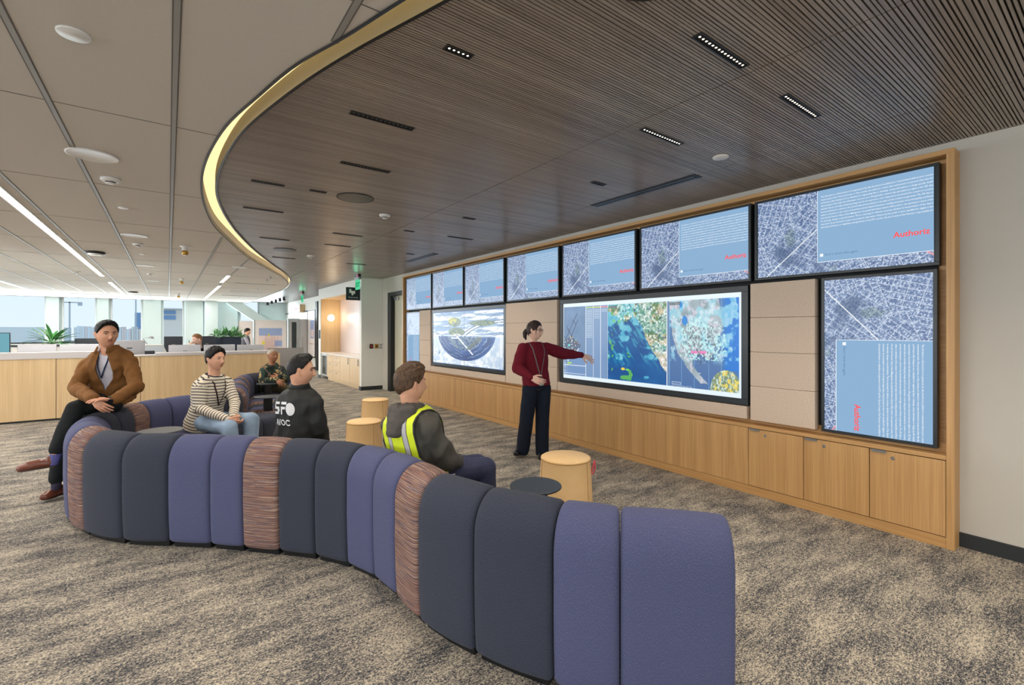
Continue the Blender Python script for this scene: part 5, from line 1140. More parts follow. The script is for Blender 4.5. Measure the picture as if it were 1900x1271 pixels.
def letter_on(P, jacket, polys, cpx, wd, mt, depth, right, up, name, xs=1):
    """lay flat lettering (unit polygons) on the jacket by casting it along the view of the back."""
    bpy.context.view_layer.update(); me = jacket.data; bv = BVHTree.FromPolygons([v.co + P.base for v in me.vertices], [tuple(p.vertices) for p in me.polygons]); n = right.cross(up).normalized()
    if n.dot(P.tf) > 0: n = -n
    mb = MB(); bm = bmesh.new()
    for vs, fs in polys:
        bm2 = bmesh.new(); vv = [bm2.verts.new((x, y, 0)) for x, y in vs]; 
        for f in fs:
            try: bm2.faces.new([vv[i] for i in f])
            except ValueError: pass
        bmesh.ops.triangulate(bm2, faces=bm2.faces); 
        for _ in range(3): bmesh.ops.subdivide_edges(bm2, edges=[e for e in bm2.edges if e.calc_length() > .12], cuts=1); bmesh.ops.triangulate(bm2, faces=bm2.faces)
        q = []; 
        for v in bm2.verts:
            p = cpx + right * (v.co.x * wd * xs) + up * (v.co.y * wd) + n * .4; hit = bv.ray_cast(p, -n); q.append((hit[0] + n * .0045) if hit[0] else (p - n * .4))
        bm2.verts.index_update(); mb.add(q, [tuple(v.index for v in f.verts) for f in bm2.faces]); bm2.free()
    o_ = P.mbfin(mb, name, mt, parent=P.root, smooth=False); o_.parent = jacket; return o_
def glyphs(s, **k):
    me = text_mesh(s, 1.0, res=4, **k); return [([(v.co.x, v.co.y) for v in me.vertices], [tuple(p.vertices) for p in me.polygons])]
WL = mat('white_print', (226, 226, 226), .7)
bk_r = (J['shR'] - J['shL']).normalized(); upv = Vector((0, 0, 1))
def el_poly(cx, cy, rx, ry, sh=0): return ([(cx + rx * math.cos(k * math.pi / 16) + sh * ry * math.sin(k * math.pi / 16), cy + ry * math.sin(k * math.pi / 16)) for k in range(32)], [tuple(range(32))])
def bars(*bs): 
    out = []
    for (x0, y0, x1, y1) in bs: out.append(([(x0 + .12 * y0, y0), (x1 + .12 * y0, y0), (x1 + .12 * y1, y1), (x0 + .12 * y1, y1)], [(0, 1, 2, 3)]))
    return out
sfo = bars((.06, .80, .60, 1.0), (0, .80 - .32, .20, .80), (.0, .40, .56, .60), (.38, .2, .58, .42), (-.04, 0, .50, .20)) + bars((.76, .80, 1.28, 1.0), (.72, .0, .92, .62), (.92, .42, 1.20, .62)) + [el_poly(1.66, .44, .34, .50)]
letter_on(Cp, o, [([(x - 1.0, y - .5) for x, y in v], f) for v, f in sfo], W(527, 757, 3.80), .104, WL, 0, bk_r, upv, 'back_lettering', 1.18)
gl = glyphs('AIOC', offset=.026, spacing=1.15); letter_on(Cp, o, [([(x - 1.35, y - .35) for x, y in v], f) for v, f in gl], W(522, 784, 3.80), .068, WL, 0, bk_r, upv, 'back_lettering')
# ---------------------------------------------------------------- person in camouflage with folded arms
J = dict(head=W(506, 660, 8.3), neck=W(505, 677, 8.33), shR=W(490, 688, 8.22), shL=W(521, 686, 8.36), elR=W(487, 708, 8.12), wrR=W(514, 704, 8.02), elL=W(531, 704, 8.30), wrL=W(518, 699, 8.10), pelvis=W(508, 724, 8.50),
         hipR=W(504, 725, 8.44), hipL=W(514, 725, 8.54), knR=W(533, 722, 8.14), knL=W(545, 721, 8.28), anR=W(535, 764, 8.1), anL=W(547, 762, 8.24)); J['nobend'] = 1
D = Person('person with cropped grey hair in a camouflage top, arms folded', J, dirv(.85, -.5), dirv(.6, -.8), SK3, tilt=.03)
D.body([dict(w=J['wrR'], el=J['elR'], d=dirv(.8, -.3, -.7), n=dirv(0, .6, -.6), side=1, curls=(.3, .5, .3)), dict(w=J['wrL'], el=J['elL'], d=dirv(-1, -.1, -.1), n=dirv(0, 1, 0), side=-1)])
D.brows(HB3); D.lids(HB3)
hair(D, hairm('grey_stubble', (150, 136, 120), (190, 176, 158)), D.root, [(0, .074), (40, .062), (70, .030), (92, .016), (110, -.02), (180, -.055)], (.0022, [(0, .003), (180, .003)]), seed=2, nu=80, nv=60)
m = bpy.data.materials.new('camouflage'); m.use_nodes = True; t_ = m.node_tree; b_ = t_.nodes['Principled BSDF']; tc_ = t_.nodes.new('ShaderNodeTexCoord'); n_ = t_.nodes.new('ShaderNodeTexNoise'); n_.inputs['Scale'].default_value = 9; n_.inputs['Detail'].default_value = 2; r_ = ramp(t_, [(0, (28, 32, 30)), (.42, (40, 66, 54)), (.50, (30, 38, 34)), (.55, (176, 150, 104)), (.62, (70, 74, 46))], 'CONSTANT'); t_.links.new(tc_.outputs['Object'], n_.inputs['Vector']); t_.links.new(n_.outputs['Fac'], r_.inputs[0]); t_.links.new(r_.outputs[0], b_.inputs['Base Color']); b_.inputs['Roughness'].default_value = .9
D.top('camouflage_top', [m], inf=.03, sleeve=(.074, .064, .046), amp=.008, seed=4, belly=.05, vox=.011, w=(.185, .18, .19, .185)); D.pants(cloth('olive_trousers', (84, 78, 58)), vox=.012)
D.lanyard(cloth('grey_lanyard', (120, 96, 104)), inf=.10, t1=.40, a0=.45, badge=(.03, .09, M['white']), wdt=.008, ax=-.35)
for q in 'RL': a = J['an' + q]; D.shoe(Vector((a.x, a.y, 0)) - dirv(1, -.3) * .05, Vector((a.x, a.y, 0)) + dirv(1, -.3) * .21, M['bshoe'])
# ---------------------------------------------------------------- man in the yellow vest
J = dict(head=W(762, 713, 3.16), neck=W(762, 758, 3.18), shR=W(796, 795, 3.06), shL=W(727, 792, 3.27), elR=W(829, 853, 3.12), wrR=W(853, 861, 3.36), elL=W(742, 850, 3.52), wrL=W(785, 866, 3.68), pelvis=W(778, 884, 3.22),
         hipR=W(798, 882, 3.20), hipL=W(776, 876, 3.38), knR=W(900, 868, 3.36), knL=W(886, 862, 3.56), anR=W(904, 985, 3.38), anL=W(890, 965, 3.58)); J['nobend'] = 1
V_ = Person('man in a grey hooded jacket and bright yellow safety vest, seen from behind', J, dirv(.80, .62), dirv(.6, .8), SK2, scale=1.04)
V_.body([dict(w=J['wrR'], el=J['elR'], d=dirv(.6, .8, -.1), n=dirv(0, 0, -1), side=1), dict(w=J['wrL'], el=J['elL'], d=dirv(.8, .3, -.1), n=dirv(0, 0, -1), side=-1)])
V_.brows(HB2); V_.lids(HB2); V_.patch('goatee', HB2, -.018, .018, -.100, -.084, .004)
hair(V_, HB2, V_.root, [(0, .084), (30, .074), (50, .058), (66, .030), (80, .004), (92, .014), (108, -.022), (180, -.064)], (.011, [(0, .038), (50, .032), (120, .026), (180, .020)]), seed=21)
GJ = cloth('charcoal_shell', (74, 72, 66), .55, vscale=10, var=.12); o = V_.top('jacket', [GJ], inf=.024, sleeve=(.074, .068, .052), amp=.018, fr=9, seed=6, smooth=4, lo=-.10, w=(.165, .165, .185, .195), full=1.04)
# hood lying on the back
mb = MB(); nb = J['neck']; us = (J['shR'] - J['shL']).normalized(); f = V_.tf; z = Vector((0, 0, 1))
for k in range(21):
    a = R_(25 + 310 * k / 20); p = nb + f * (math.cos(a) * .085 - .01) + us * (math.sin(a) * .088) + z * (.008 - .014 * math.cos(a)); mb.sphere(p, .030, 12, 8)
for k in range(-4, 5):
    for j in range(5): mb.sphere(nb - f * (.112 + .012 * j - .0022 * k * k) + us * (k * .023 * (1 - j * .13)) - z * (.0 + .034 * j), .038 - .001 * j, 10, 7)
hm = remesh(mb, .008, 6); wrinkle(hm, .009, 14, (1, 1, .6), 4); V_.fin(hm, 'hood', [cloth('grey_hood', (84, 80, 76), .9)])
# safety vest
YV, GV, KV = mat('safety_yellow', (214, 232, 40), .6, bump=.2, bscale=500), mat('reflective_grey', (176, 174, 176), .45), mat('vest_binding', (48, 46, 44), .8)
mb = MB(); loft(mb, V_.torso_rings(.043, w=(.175, .175, .195, .19))); chain(mb, [nb - z * .034, J['shR'].lerp(nb, .22), J['shR']], [.082, .084, .090]); chain(mb, [nb - z * .034, J['shL'].lerp(nb, .22), J['shL']], [.082, .084, .090]); me = remesh(mb, .0055, 6)
upt = (nb - J['pelvis']).normalized(); shc = J['shR'].lerp(J['shL'], .5)
bm = bmesh.new(); bm.from_mesh(me); dl = []
for fc in bm.faces:
    c = fc.calc_center_median(); q = c - shc; u = q.dot(us); h_ = q.dot(upt); fr_ = q.dot(f)
    arm = abs(u) > (.150 if u > 0 else .175) + max(0, -h_ - .16) * .55; 
    if (arm and h_ > -.30) or (c - nb).length < .075 or (fr_ > .03 and abs(u) < .03): dl.append(fc)
bmesh.ops.delete(bm, geom=dl, context='FACES'); smooth_edge(bm, 8); bm.to_mesh(me); bm.free()
me.materials.append(YV)
Pq = [v.co - shc for v in me.vertices]; au = [abs(q.dot(us)) for q in Pq]
ae = [min(1, ((.150 if q.dot(us) > 0 else .175) + max(0, -q.dot(upt) - .16) * .55 - abs(q.dot(us)))) if q.dot(upt) > -.30 else 1 for q in Pq]
at = me.attributes.new('across', 'FLOAT', 'POINT'); at.data.foreach_set('value', au); at = me.attributes.new('edge', 'FLOAT', 'POINT'); at.data.foreach_set('value', ae)
t_ = YV.node_tree; b_ = t_.nodes['Principled BSDF']; a1 = t_.nodes.new('ShaderNodeAttribute'); a1.attribute_name = 'across'; a2 = t_.nodes.new('ShaderNodeAttribute'); a2.attribute_name = 'edge'; mu = t_.nodes.new('ShaderNodeMath'); mu.operation = 'MULTIPLY'; mu.inputs[1].default_value = 5
yy, gg, kk_ = (214, 232, 40), (182, 180, 184), (48, 46, 44); r_ = ramp(t_, [(0, yy), (.26, kk_), (.285, gg), (.46, kk_), (.485, yy)], 'CONSTANT'); t_.links.new(a1.outputs['Fac'], mu.inputs[0]); t_.links.new(mu.outputs[0], r_.inputs[0])
gt = t_.nodes.new('ShaderNodeMath'); gt.operation = 'LESS_THAN'; gt.inputs[1].default_value = .009; t_.links.new(a2.outputs['Fac'], gt.inputs[0]); mx_ = t_.nodes.new('ShaderNodeMix'); mx_.data_type = 'RGBA'; t_.links.new(gt.outputs[0], mx_.inputs[0]); t_.links.new(r_.outputs[0], mx_.inputs[6]); mx_.inputs[7].default_value = (*lin(kk_), 1); t_.links.new(mx_.outputs[2], b_.inputs['Base Color'])
vo = V_.fin(me, 'safety_vest', [YV]); so = vo.modifiers.new('thickness', 'SOLIDIFY'); so.thickness = .003
V_.pants(cloth('navy_trousers', (56, 60, 84), .8), r=(.098, .076, .058), amp=.005)
for q in 'RL': a = J['an' + q]; V_.shoe(Vector((a.x, a.y, 0)) - dirv(1, .1) * .05, Vector((a.x, a.y, 0)) + dirv(1, .1) * .21, M['bshoe'])
# ---------------------------------------------------------------- standing woman pointing at the map
J = dict(head=W(992, 614, 5.74), neck=W(990, 637, 5.76), shR=W(971, 647, 5.66), shL=W(1014, 646, 5.84), elR=W(960, 683, 5.62), wrR=W(986, 701, 5.46), elL=W(1047, 657, 5.95), wrL=W(1080, 659, 6.02), pelvis=W(996, 713, 5.75),
         hipR=W(984, 720, 5.72), hipL=W(1008, 720, 5.78), knR=W(977, 775, 5.72), knL=W(1006, 778, 5.78), anR=W(970, 835, 5.74), anL=W(1006, 840, 5.74))
Fm = Person('woman in a dark red sweater standing and pointing at the map screen', J, dirv(.90, -.42), dirv(.30, -.95), SK4, fem=True, scale=.97, tilt=-.02)
Fm.body([dict(w=J['wrL'], el=J['elL'], d=dirv(.92, .05, -.40), n=dirv(-.15, .75, -.6), side=-1, curls=(.10, .20, .15), spread=.24), dict(w=J['wrR'], el=J['elR'], d=dirv(.85, -.2, -.35), n=dirv(-.1, 1, .1), side=1, curls=(.25, .35, .25), spread=.05)], neck_r=.044)
Fm.brows(HB3, .0028); Fm.lids(HB3)
hair(Fm, HB3, Fm.root, [(0, .074), (20, .066), (40, .050), (58, .026), (74, .000), (92, .006), (105, -.036), (180, -.070)], (.009, [(0, .014), (90, .015), (180, .014)]), seed=31)
mb = MB(); Mx = Fm.M; chain(mb, [Mx @ Vector(p) for p in ((0, -.085, .010), (.004, -.118, -.002), (.010, -.132, -.035), (.012, -.128, -.075), (.008, -.112, -.112))], [.020, .026, .028, .022, .008]); me = remesh(mb, .005, 3); wrinkle(me, .005, 40, (1, 1, .2), 2); Fm.fin(me, 'ponytail', [HB3])
mb = MB()
for sd in (-1, 1): mb.tube([Mx @ Vector((sd * x, y, z_)) for x, y, z_ in ((.055, .062, .055), (.068, .054, .025), (.071, .046, -.015), (.069, .046, -.050))], [.006, .006, .004, .001], 6)
Fm.mbfin(mb, 'hair_strand', HB3)
mb = MB()
for sd in (-1, 1):
    ring = []
    for k in range(21): a = k / 20 * 2 * math.pi; ring.append(Mx @ Vector((sd * .032 + math.cos(a) * .024, .101 - abs(.032 + sd * math.cos(a) * .024) * .12, .004 + math.sin(a) * .018)))
    mb.tube(ring, .0022, 6); mb.tube([Mx @ Vector((sd * .056, .095, .010)), Mx @ Vector((sd * .076, .06, .010)), Mx @ Vector((sd * .079, .0, .012))], .0018, 6)
mb.tube([Mx @ Vector((-.009, .102, .008)), Mx @ Vector((.009, .102, .008))], .002, 6); Fm.mbfin(mb, 'glasses', M['blackp'])
SWT = cloth('burgundy_knit', (108, 26, 40), .95, vscale=60, var=.10, bump=.5, bscale=420)
Fm.top('sweater', [SWT], inf=.024, sleeve=(.074, .066, .040), amp=.008, fr=8, seed=11, lo=-.02, smooth=5, w=(.155, .150, .165, .165), hem=1.04, full=1.12)
Fm.pants(cloth('navy_wide_trousers', (26, 32, 46), .85), r=(.100, .090, .05), flare=.086, amp=.005, vox=.008)
Fm.shoe(W(968, 839, 5.82), W(956, 846, 5.64), M['bshoe'], high=.05); Fm.shoe(Vector((J['anL'].x, J['anL'].y, 0)) + dirv(0, 1) * .05, Vector((J['anL'].x, J['anL'].y, 0)) - dirv(.1, 1) * .17, M['bshoe'], high=.05)
Fm.lanyard(cloth('patterned_lanyard', (120, 104, 104)), inf=.030, t1=.16, a0=.50, badge=(.028, .09, mat('badge_card', (150, 176, 168), .4)), wdt=.008, ax=.12)
# ================================================================ man at the desk and man standing far off
def Wy(px, py, Y): return on_y(px, py, Y)
J = dict(head=Wy(366, 630, 12.1), neck=Wy(370, 645, 12.22), shR=Wy(354, 651, 12.1), shL=Wy(387, 649, 12.35), elR=Wy(345, 664, 11.95), wrR=Wy(351, 645, 11.90), elL=Wy(396, 665, 12.2), wrL=Wy(378, 668, 11.95), pelvis=Wy(376, 690, 12.5),
         hipR=Wy(370, 692, 12.45), hipL=Wy(382, 692, 12.5), knR=Wy(366, 690, 12.05), knL=Wy(386, 690, 12.05), anR=Wy(366, 722, 12.1), anL=Wy(386, 722, 12.1)); J['nobend'] = 1
Gp = Person('fair haired man in a dark jacket at the desks holding a phone to his ear', J, dirv(-.45, -.9), dirv(-.2, -1), SK4, scale=.94, tilt=-.2)
Gp.body([dict(w=J['wrR'], el=J['elR'], d=dirv(.15, .15, .9), n=dirv(.5, .8, 0), side=1, curls=(.6, .7, .5)), dict(w=J['wrL'], el=J['elL'], d=dirv(-.6, -.5, 0), n=dirv(0, 0, -1), side=-1)])
Gp.brows(HB4); Gp.patch('beard', HB4, -.045, .045, -.108, -.080, .003)
hair(Gp, HB4, Gp.root, [(0, .080), (40, .066), (66, .030), (80, .010), (92, .014), (108, -.022), (180, -.066)], (.006, [(0, .018), (180, .016)]), seed=5, nu=80, nv=60)
Gp.top('jacket', [cloth('dark_jacket', (30, 30, 34))], inf=.024, vox=.014); Gp.pants(cloth('grey_trousers', (60, 60, 66)), vox=.016)
ph = J['wrR'] + Vector((.0, .06, .09)); tag(MB().box(-.006, -.035, -.07, .006, .035, .07).build('phone', M['blackp'], loc=ph), 'black phone held to the ear of the fair haired man', 'phone')
YH = 19.6; J = dict(head=Wy(459, 616, YH), neck=Wy(456.5, 623.5, YH), shR=Wy(455, 626, YH - .18), shL=Wy(456, 626, YH + .18), elR=Wy(459.5, 636, YH - .22), wrR=Wy(463, 643, YH - .2), elL=Wy(459, 636, YH + .2), wrL=Wy(464, 643, YH + .15), pelvis=Wy(455, 653, YH),
         hipR=Wy(455, 655, YH - .09), hipL=Wy(455, 655, YH + .09), knR=Wy(455, 672, YH - .1), knL=Wy(455, 672, YH + .1), anR=Wy(455, 689, YH - .1), anL=Wy(455, 689, YH + .1)); J['nobend'] = 1
Hp = Person('dark haired person in a grey vest standing beside the far panels', J, dirv(1, 0), dirv(1, 0), SK2, scale=1.0)
Hp.body([dict(w=J['wrR'], el=J['elR'], d=dirv(1, 0, -.4), n=dirv(0, 1, 0), side=1)], legs=True)
hair(Hp, HB1, Hp.root, [(0, .07), (60, .03), (92, .004), (180, -.066)], (.012, [(0, .03), (180, .03)]), seed=6, nu=60, nv=40)
Hp.top('shirt', [cloth('pale_sleeve', (170, 168, 178))], inf=.010, vox=.014); Hp.top('vest', [cloth('grey_vest', (88, 88, 94))], inf=.03, sleeves=False, vox=.014, lo=-.16); Hp.pants(cloth('dark_trousers', (46, 44, 50)), vox=.016)
for q in 'RL': a = J['an' + q]; Hp.shoe(Vector((a.x, a.y, 0)) - dirv(1, 0) * .06, Vector((a.x, a.y, 0)) + dirv(1, 0) * .2, M['bshoe'])
# ================================================================ low cabinet partition and desks
M['lam'] = mat('grey_laminate_top', (196, 192, 190), .5); M['lamd'] = mat('grey_edge', (150, 148, 150), .5)
xs_ = [-9.6, -8.45, -7.3, -6.15, -5.0, -3.86, -2.71, -1.565, -.42, .72, 1.97]
for i, (a, b) in enumerate(zip(xs_, xs_[1:])):
    lab = {7: 'light oak low cabinet behind the brown jacketed man', 8: 'light oak low cabinet behind the striped jumper man', 9: 'light oak low cabinet at the end by the camouflage person', 6: 'light oak low cabinet at the picture edge under the first silver monitors'}.get(i, 'light oak low cabinet further along the desk partition')
    e = empty('low_cabinet', (a, 11.2, 0), label=lab, cat='cabinet', group='light oak cabinets of the desk partition')
    MB().box(.004, 0, .035, b - a - .004, .02, 1.07).build('door', M['oakl'], e); MB().box(.0, .021, .03, b - a, .42, 1.07).build('carcass', M['void'], e); MB().box(0, .03, 0, b - a, .4, .03).build('plinth', M['black'], e)
o = MB().box(-9.6, 11.185, 1.0705, -.62, 11.64, 1.18).box(-.62, 11.185, 1.0705, -.20, 11.64, 1.09).box(-.20, 11.185, 1.0705, 1.80, 11.64, 1.125).build('countertop', M['lam'], bev=.003); tag(o, 'long grey laminate top running along the low oak cabinets', 'countertop')
e = empty('desk', (-3.8, 12.1, 0), label='long white desk behind the low cabinets carrying the silver monitors', cat='desk'); MB().box(-5.8, -.44, .72, 5.6, .45, .75).build('desktop', M['white'], e)
for x in (-5.6, -2.8, 0, 2.8, 5.4): MB().box(x - .03, -.4, 0, x + .03, .4, .72).build('leg', M['lamd'], e)
SIL = mat('silver_back', (206, 206, 208), .35, metal=.3); DK = mat('dark_monitor', (44, 50, 58), .4)
def monitor(x, y, z0, z1, wd, m, lab, rz=0, disp=None, desk=.75):
    e = empty('monitor', (x, y, desk), rz, lab, 'monitor', 'monitors on the desks')
    MB().box(-wd / 2, -.015, z0 - desk, wd / 2, .015, z1 - desk).build('housing', m, e, bev=.008)
    MB().box(-.03, .016, .012, .03, .036, (z0 + z1) / 2 - desk).build('stand', m, e); MB().box(-.12, -.07, 0, .12, .10, .0115).build('foot', m, e)
    if disp: MB().box(-wd / 2 + .012, -.018, z0 - desk + .015, wd / 2 - .012, -.0155, z1 - desk - .012).build('display', disp, e)
    else: MB().box(-.035, -.0165, (z0 + z1) / 2 - desk + .035, .035, -.0155, (z0 + z1) / 2 - desk + .05).build('badge', M['lamd'], e); MB().box(-.045, -.0175, z1 - desk - .158, .045, -.0156, z1 - desk - .142).build('cable_cover', DK, e)
    return e
for x, w_, z1, lab in ((-1.89, .50, 1.31, 'silver backed monitor below the leafy plant'), (-1.33, .54, 1.30, 'silver backed monitor beside the brown jacketed man'), (.28, .55, 1.262, 'pale backed monitor in front of the fair haired man'), (.89, .57, 1.255, 'silver backed monitor beside the dark planter'), (1.48, .53, 1.245, 'grey backed monitor at the end of the low cabinets')):
    monitor(x, 11.80, .93, z1 + .0, w_, SIL, lab)
monitor(-.62, 11.95, .95, 1.36, .5, SIL, 'pale backed monitor just behind the brown jacketed shoulder', .25)
monitor(-2.49, 11.72, 1.13, 1.52, .56, DK, 'lit monitor cut by the picture edge', 0, emis('cyan_display', (120, 176, 190), .9))
monitor(-1.45, 14.0, .95, 1.385, .42, DK, 'dark backed monitor behind the brown jacketed man'); monitor(.10, 13.6, .95, 1.42, .36, DK, 'dark backed monitor beside the fair haired man'); monitor(.78, 13.9, .95, 1.42, .34, DK, 'dark backed monitor behind the fair haired man')
e = empty('desk', (-3.3, 13.9, 0), label='second row of white desks nearer the windows', cat='desk'); MB().box(-5.5, -.5, .72, 4.28, .6, .75).build('desktop', M['white'], e); MB().box(-5.5, .61, .1, 2.8, .64, 1.27).build('divider', mat('sage_divider', (196, 208, 200), .8), e); MB().box(-5.5, .605, 1.2705, 2.8, .645, 1.30).build('divider_cap', DK, e)
for x in (-5.3, -2, 1.4, 4.2): MB().box(x - .03, -.45, 0, x + .03, .5, .72).build('leg', M['lamd'], e)
e = empty('task_lamp', (-.30, 13.6, .75), label='thin grey task lamp on the second desk row', cat='lamp'); MB().lathe([(.07, 0), (.07, .015), (.01, .02), (.01, .35)], n=16).build('base', M['lamd'], e); MB().tube([(0, 0, .35), (-.16, 0, .62), (-.02, 0, .66)], .009, 8).build('arm', M['lamd'], e); MB().lathe([(.05, 0), (.03, .05), (0, .055)], (-.01, 0, .62), 14).build('lamp_shade', M['lamd'], e)
e = empty('desk_phone', (-.30, 11.9, .75), label='dark desk phone beside the pale backed monitor', cat='phone'); MB().box(-.09, -.09, 0, .09, .09, .05).box(-.08, .0, .05, .08, .02, .40).build('base', DK, e); MB().box(-.12, -.08, .051, -.07, .08, .085).build('handset', M['blackp'], e)
e = empty('office_chair', (-.30, 12.75, 0), label='pale mesh office chair between the two desk rows', cat='chair')
MB().tube([(-.24, .06, .55), (-.25, .1, 1.1), (-.2, .11, 1.24), (.2, .11, 1.24), (.25, .1, 1.1), (.24, .06, .55)], .018, 8).build('backrest_frame', M['white'], e); MB().box(-.23, .085, .6, .23, .095, 1.22).build('backrest', mat('pale_mesh', (190, 200, 206), .8), e); MB().box(-.25, -.3, .44, .25, .1, .50).build('seat', M['lamd'], e, bev=.02); MB().lathe([(.03, .08), (.03, .439)], n=12).build('column', M['steel'], e)
mb = MB()
for k in range(5): a = k * 2 * math.pi / 5; mb.tube([(0, 0, .09), (.3 * math.cos(a), .3 * math.sin(a), .05)], .018, 6)
mb.build('base', M['lamd'], e)
for k in range(5): a = k * 2 * math.pi / 5; MB().sphere((.3 * math.cos(a), .3 * math.sin(a), .0275), .0265, 10, 6).build('caster', M['blackp'], e)
# plants
LEAF = mat('leaf_green', (62, 132, 62), .4, var=.25, vscale=8); LEAF2 = mat('pothos_green', (104, 160, 104), .45, var=.3, vscale=10)
def leaves(base, n, L, spread, droop, wd, seed, lift=.9):
    r = random.Random(seed); mb = MB()
    for k in range(n):
        a = r.uniform(0, 6.283); l = L * r.uniform(.7, 1.1); el = r.uniform(.25, lift); pts = []; p = Vector(base) + Vector((r.uniform(-.04, .04) * spread, r.uniform(-.04, .04) * spread, 0)); d = Vector((math.cos(a) * math.cos(el * 1.5), math.sin(a) * math.cos(el * 1.5), math.sin(el * 1.5)))
        for j in range(9): pts.append(p.copy()); p = p + d * (l / 8); d = (d - Vector((0, 0, droop / 8))).normalized()
        sd = Vector((-math.sin(a), math.cos(a), 0)); vs = []
        for j, q in enumerate(pts):
            t = j / 8; w_ = wd * (math.sin(min(1, max(0, (t - .25) / .75)) * math.pi) ** .8 if t > .25 else .0) + .003; vs += [q - sd * w_, q + Vector((0, 0, -w_ * .35)), q + sd * w_]
        mb.add(vs, [(i * 3 + c, i * 3 + c + 1, i * 3 + c + 4, i * 3 + c + 3) for i in range(8) for c in range(2)])
    return mb
e = empty('potted_plant', (-1.89, 13.0, 0), label='leafy green plant with arching blades above the silver monitors', cat='plant'); MB().box(-.5, -.2, 0, .5, .2, 1.24).build('planter_box', M['white'], e); MB().box(-.52, -.22, 1.2405, .52, .22, 1.28).build('planter_cap', DK, e)
leaves((0, 0, 1.27), 46, .46, 1.2, 1.15, .026, 4).build('foliage', LEAF, e, smooth=True)
e = empty('potted_plant', (1.30, 14.75, 0), label='bushy trailing plants in a dark navy planter box', cat='plant'); MB().box(-.30, -.2, 0, .30, .2, 1.37).build('planter_box', mat('navy_planter', (34, 46, 62), .6), e)
mb = MB(); r = random.Random(9)
for cx, s_, hh in ((-.16, 1.0, .05), (.10, 1.2, .12), (.2, .8, .0)):
    q = leaves((cx, 0, 1.36 + hh * .5), 80, .26 * s_, 4, 1.2, .017, int(cx * 100) + 50, .95); mb.add(q.v, q.f)
mb.build('foliage', LEAF2, e, smooth=True); MB().box(-.29, -.19, 1.3701, .29, .19, 1.385).build('soil', M['void'], e)
e = empty('planter', (.84, 14.78, 0), label='lower navy storage box beside the dark planter', cat='planter'); MB().box(-.12, -.2, 0, .12, .2, 1.36).build('box', mat('navy_box', (40, 54, 72), .6), e); MB().box(-.125, -.205, 1.3605, .125, .205, 1.372).build('lid', DK, e)
# far panels, doors and boards
e = empty('grey_divider', (2.4, 12.9, 0), label='grey metal divider behind the camouflage person', cat='divider'); MB().box(-.42, 0, .03, .42, .04, 1.10).build('panel', mat('warm_grey_metal', (160, 158, 156), .45), e); MB().box(-.42, -.002, 1.1005, .42, .042, 1.12).build('cap', M['lamd'], e); MB().box(-.4, 0, 0, .4, .04, .0295).build('foot', M['black'], e)
WBM = mat('whiteboard', (232, 224, 218), .3); ALU = mat('aluminium', (178, 182, 180), .35, metal=.6); NAV = mat('dark_glass', (26, 34, 36), .12)
e = empty('panel_screen', (3.3, 21.0, 0), label='tall white panel with a taped city map in front of the far office', cat='panel'); MB().box(-.52, 0, .08, .62, .04, 1.98).build('board', WBM, e)
for x in (-.56, .62): MB().box(x, -.01, 0, x + .04, .05, 2.02).build('post', ALU, e)
mp_ = MB()
mats_ = [mat('map_paper', (226, 206, 200), .8), mat('map_blue', (150, 168, 206), .8), mat('map_yellow', (222, 208, 90), .8), mat('map_line', (176, 120, 110), .8)]
mp_.mat(0).box(-.40, -.004, .70, .46, -.001, 1.66).mat(1).box(-.38, -.006, 1.36, .46, -.0041, 1.66).box(.18, -.006, .92, .46, -.0041, 1.16); mp_.mat(2).box(-.06, -.008, 1.32, .0, -.0061, 1.44).box(-.28, -.008, .98, -.17, -.0061, 1.14)
rr = random.Random(2)
for k in range(9): x = -.15 + k * .055; mp_.mat(3).box(x, -.0075, .76, x + .008, -.0061, 1.28 + rr.uniform(-.1, .14))
for k in range(7): z_ = .80 + k * .07; mp_.mat(3).box(-.2, -.0085, z_, .16, -.0076, z_ + .007)
mp_.build('wall_map', mats_, e)
e = empty('panel_screen', (2.48, 21.0, 0), label='narrow tall white panel behind the standing vested person', cat='panel'); MB().box(-.25, 0, .08, .22, .04, 1.94).build('board', WBM, e); MB().box(-.29, -.01, 0, -.25, .05, 1.98).build('post', ALU, e)
e = empty('office_door', (4.28, 21.0, 0), label='aluminium framed door with a narrow dark glass pane by the far whiteboard', cat='door'); MB().box(-.30, 0, 0, -.22, .08, 2.06).box(.08, 0, 0, .15, .08, 2.06).box(-.22, 0, 2.0, .08, .08, 2.06).build('frame', ALU, e); MB().box(-.22, .02, .01, .08, .05, 2.0).build('leaf', M['lam'], e); MB().box(-.15, .010, .12, .03, .0199, 1.92).build('glass', NAV, e); MB().tube([(.055, -.03, .9), (.055, -.03, 1.25)], .012, 8).build('handle', M['steel'], e)
e = empty('office_door', (4.60, 21.02, 0), label='pale sliding panel with a steel pull between the dark glass door and the whiteboard', cat='door'); MB().box(-.16, 0, 0, .15, .05, 2.04).build('leaf', M['lam'], e); MB().tube([(-.05, -.02, .85), (-.05, -.02, 1.3)], .012, 8).build('handle', M['steel'], e)
e = empty('whiteboard', (4.75, 19.75, 0), label='wall whiteboard with black rails, notes and a blue map by the corridor', cat='whiteboard'); MB().box(-.012, 0, .52, .008, 1.2, 2.37).build('board', WBM, e)
MB().box(-.025, -.03, 2.3705, .008, 1.24, 2.40).box(-.022, -.03, .50, .008, -.0005, 2.37).box(-.022, 1.2005, .50, .008, 1.23, 2.37).build('frame', M['black'], e); MB().box(-.07, 0, .47, .008, 1.2, .50).build('tray', M['black'], e)
mb = MB().mat(1).box(-.016, .12, 1.25, -.0125, .72, 1.98).mat(0).box(-.019, .2, 1.3, -.0165, .6, 1.6).mat(3)
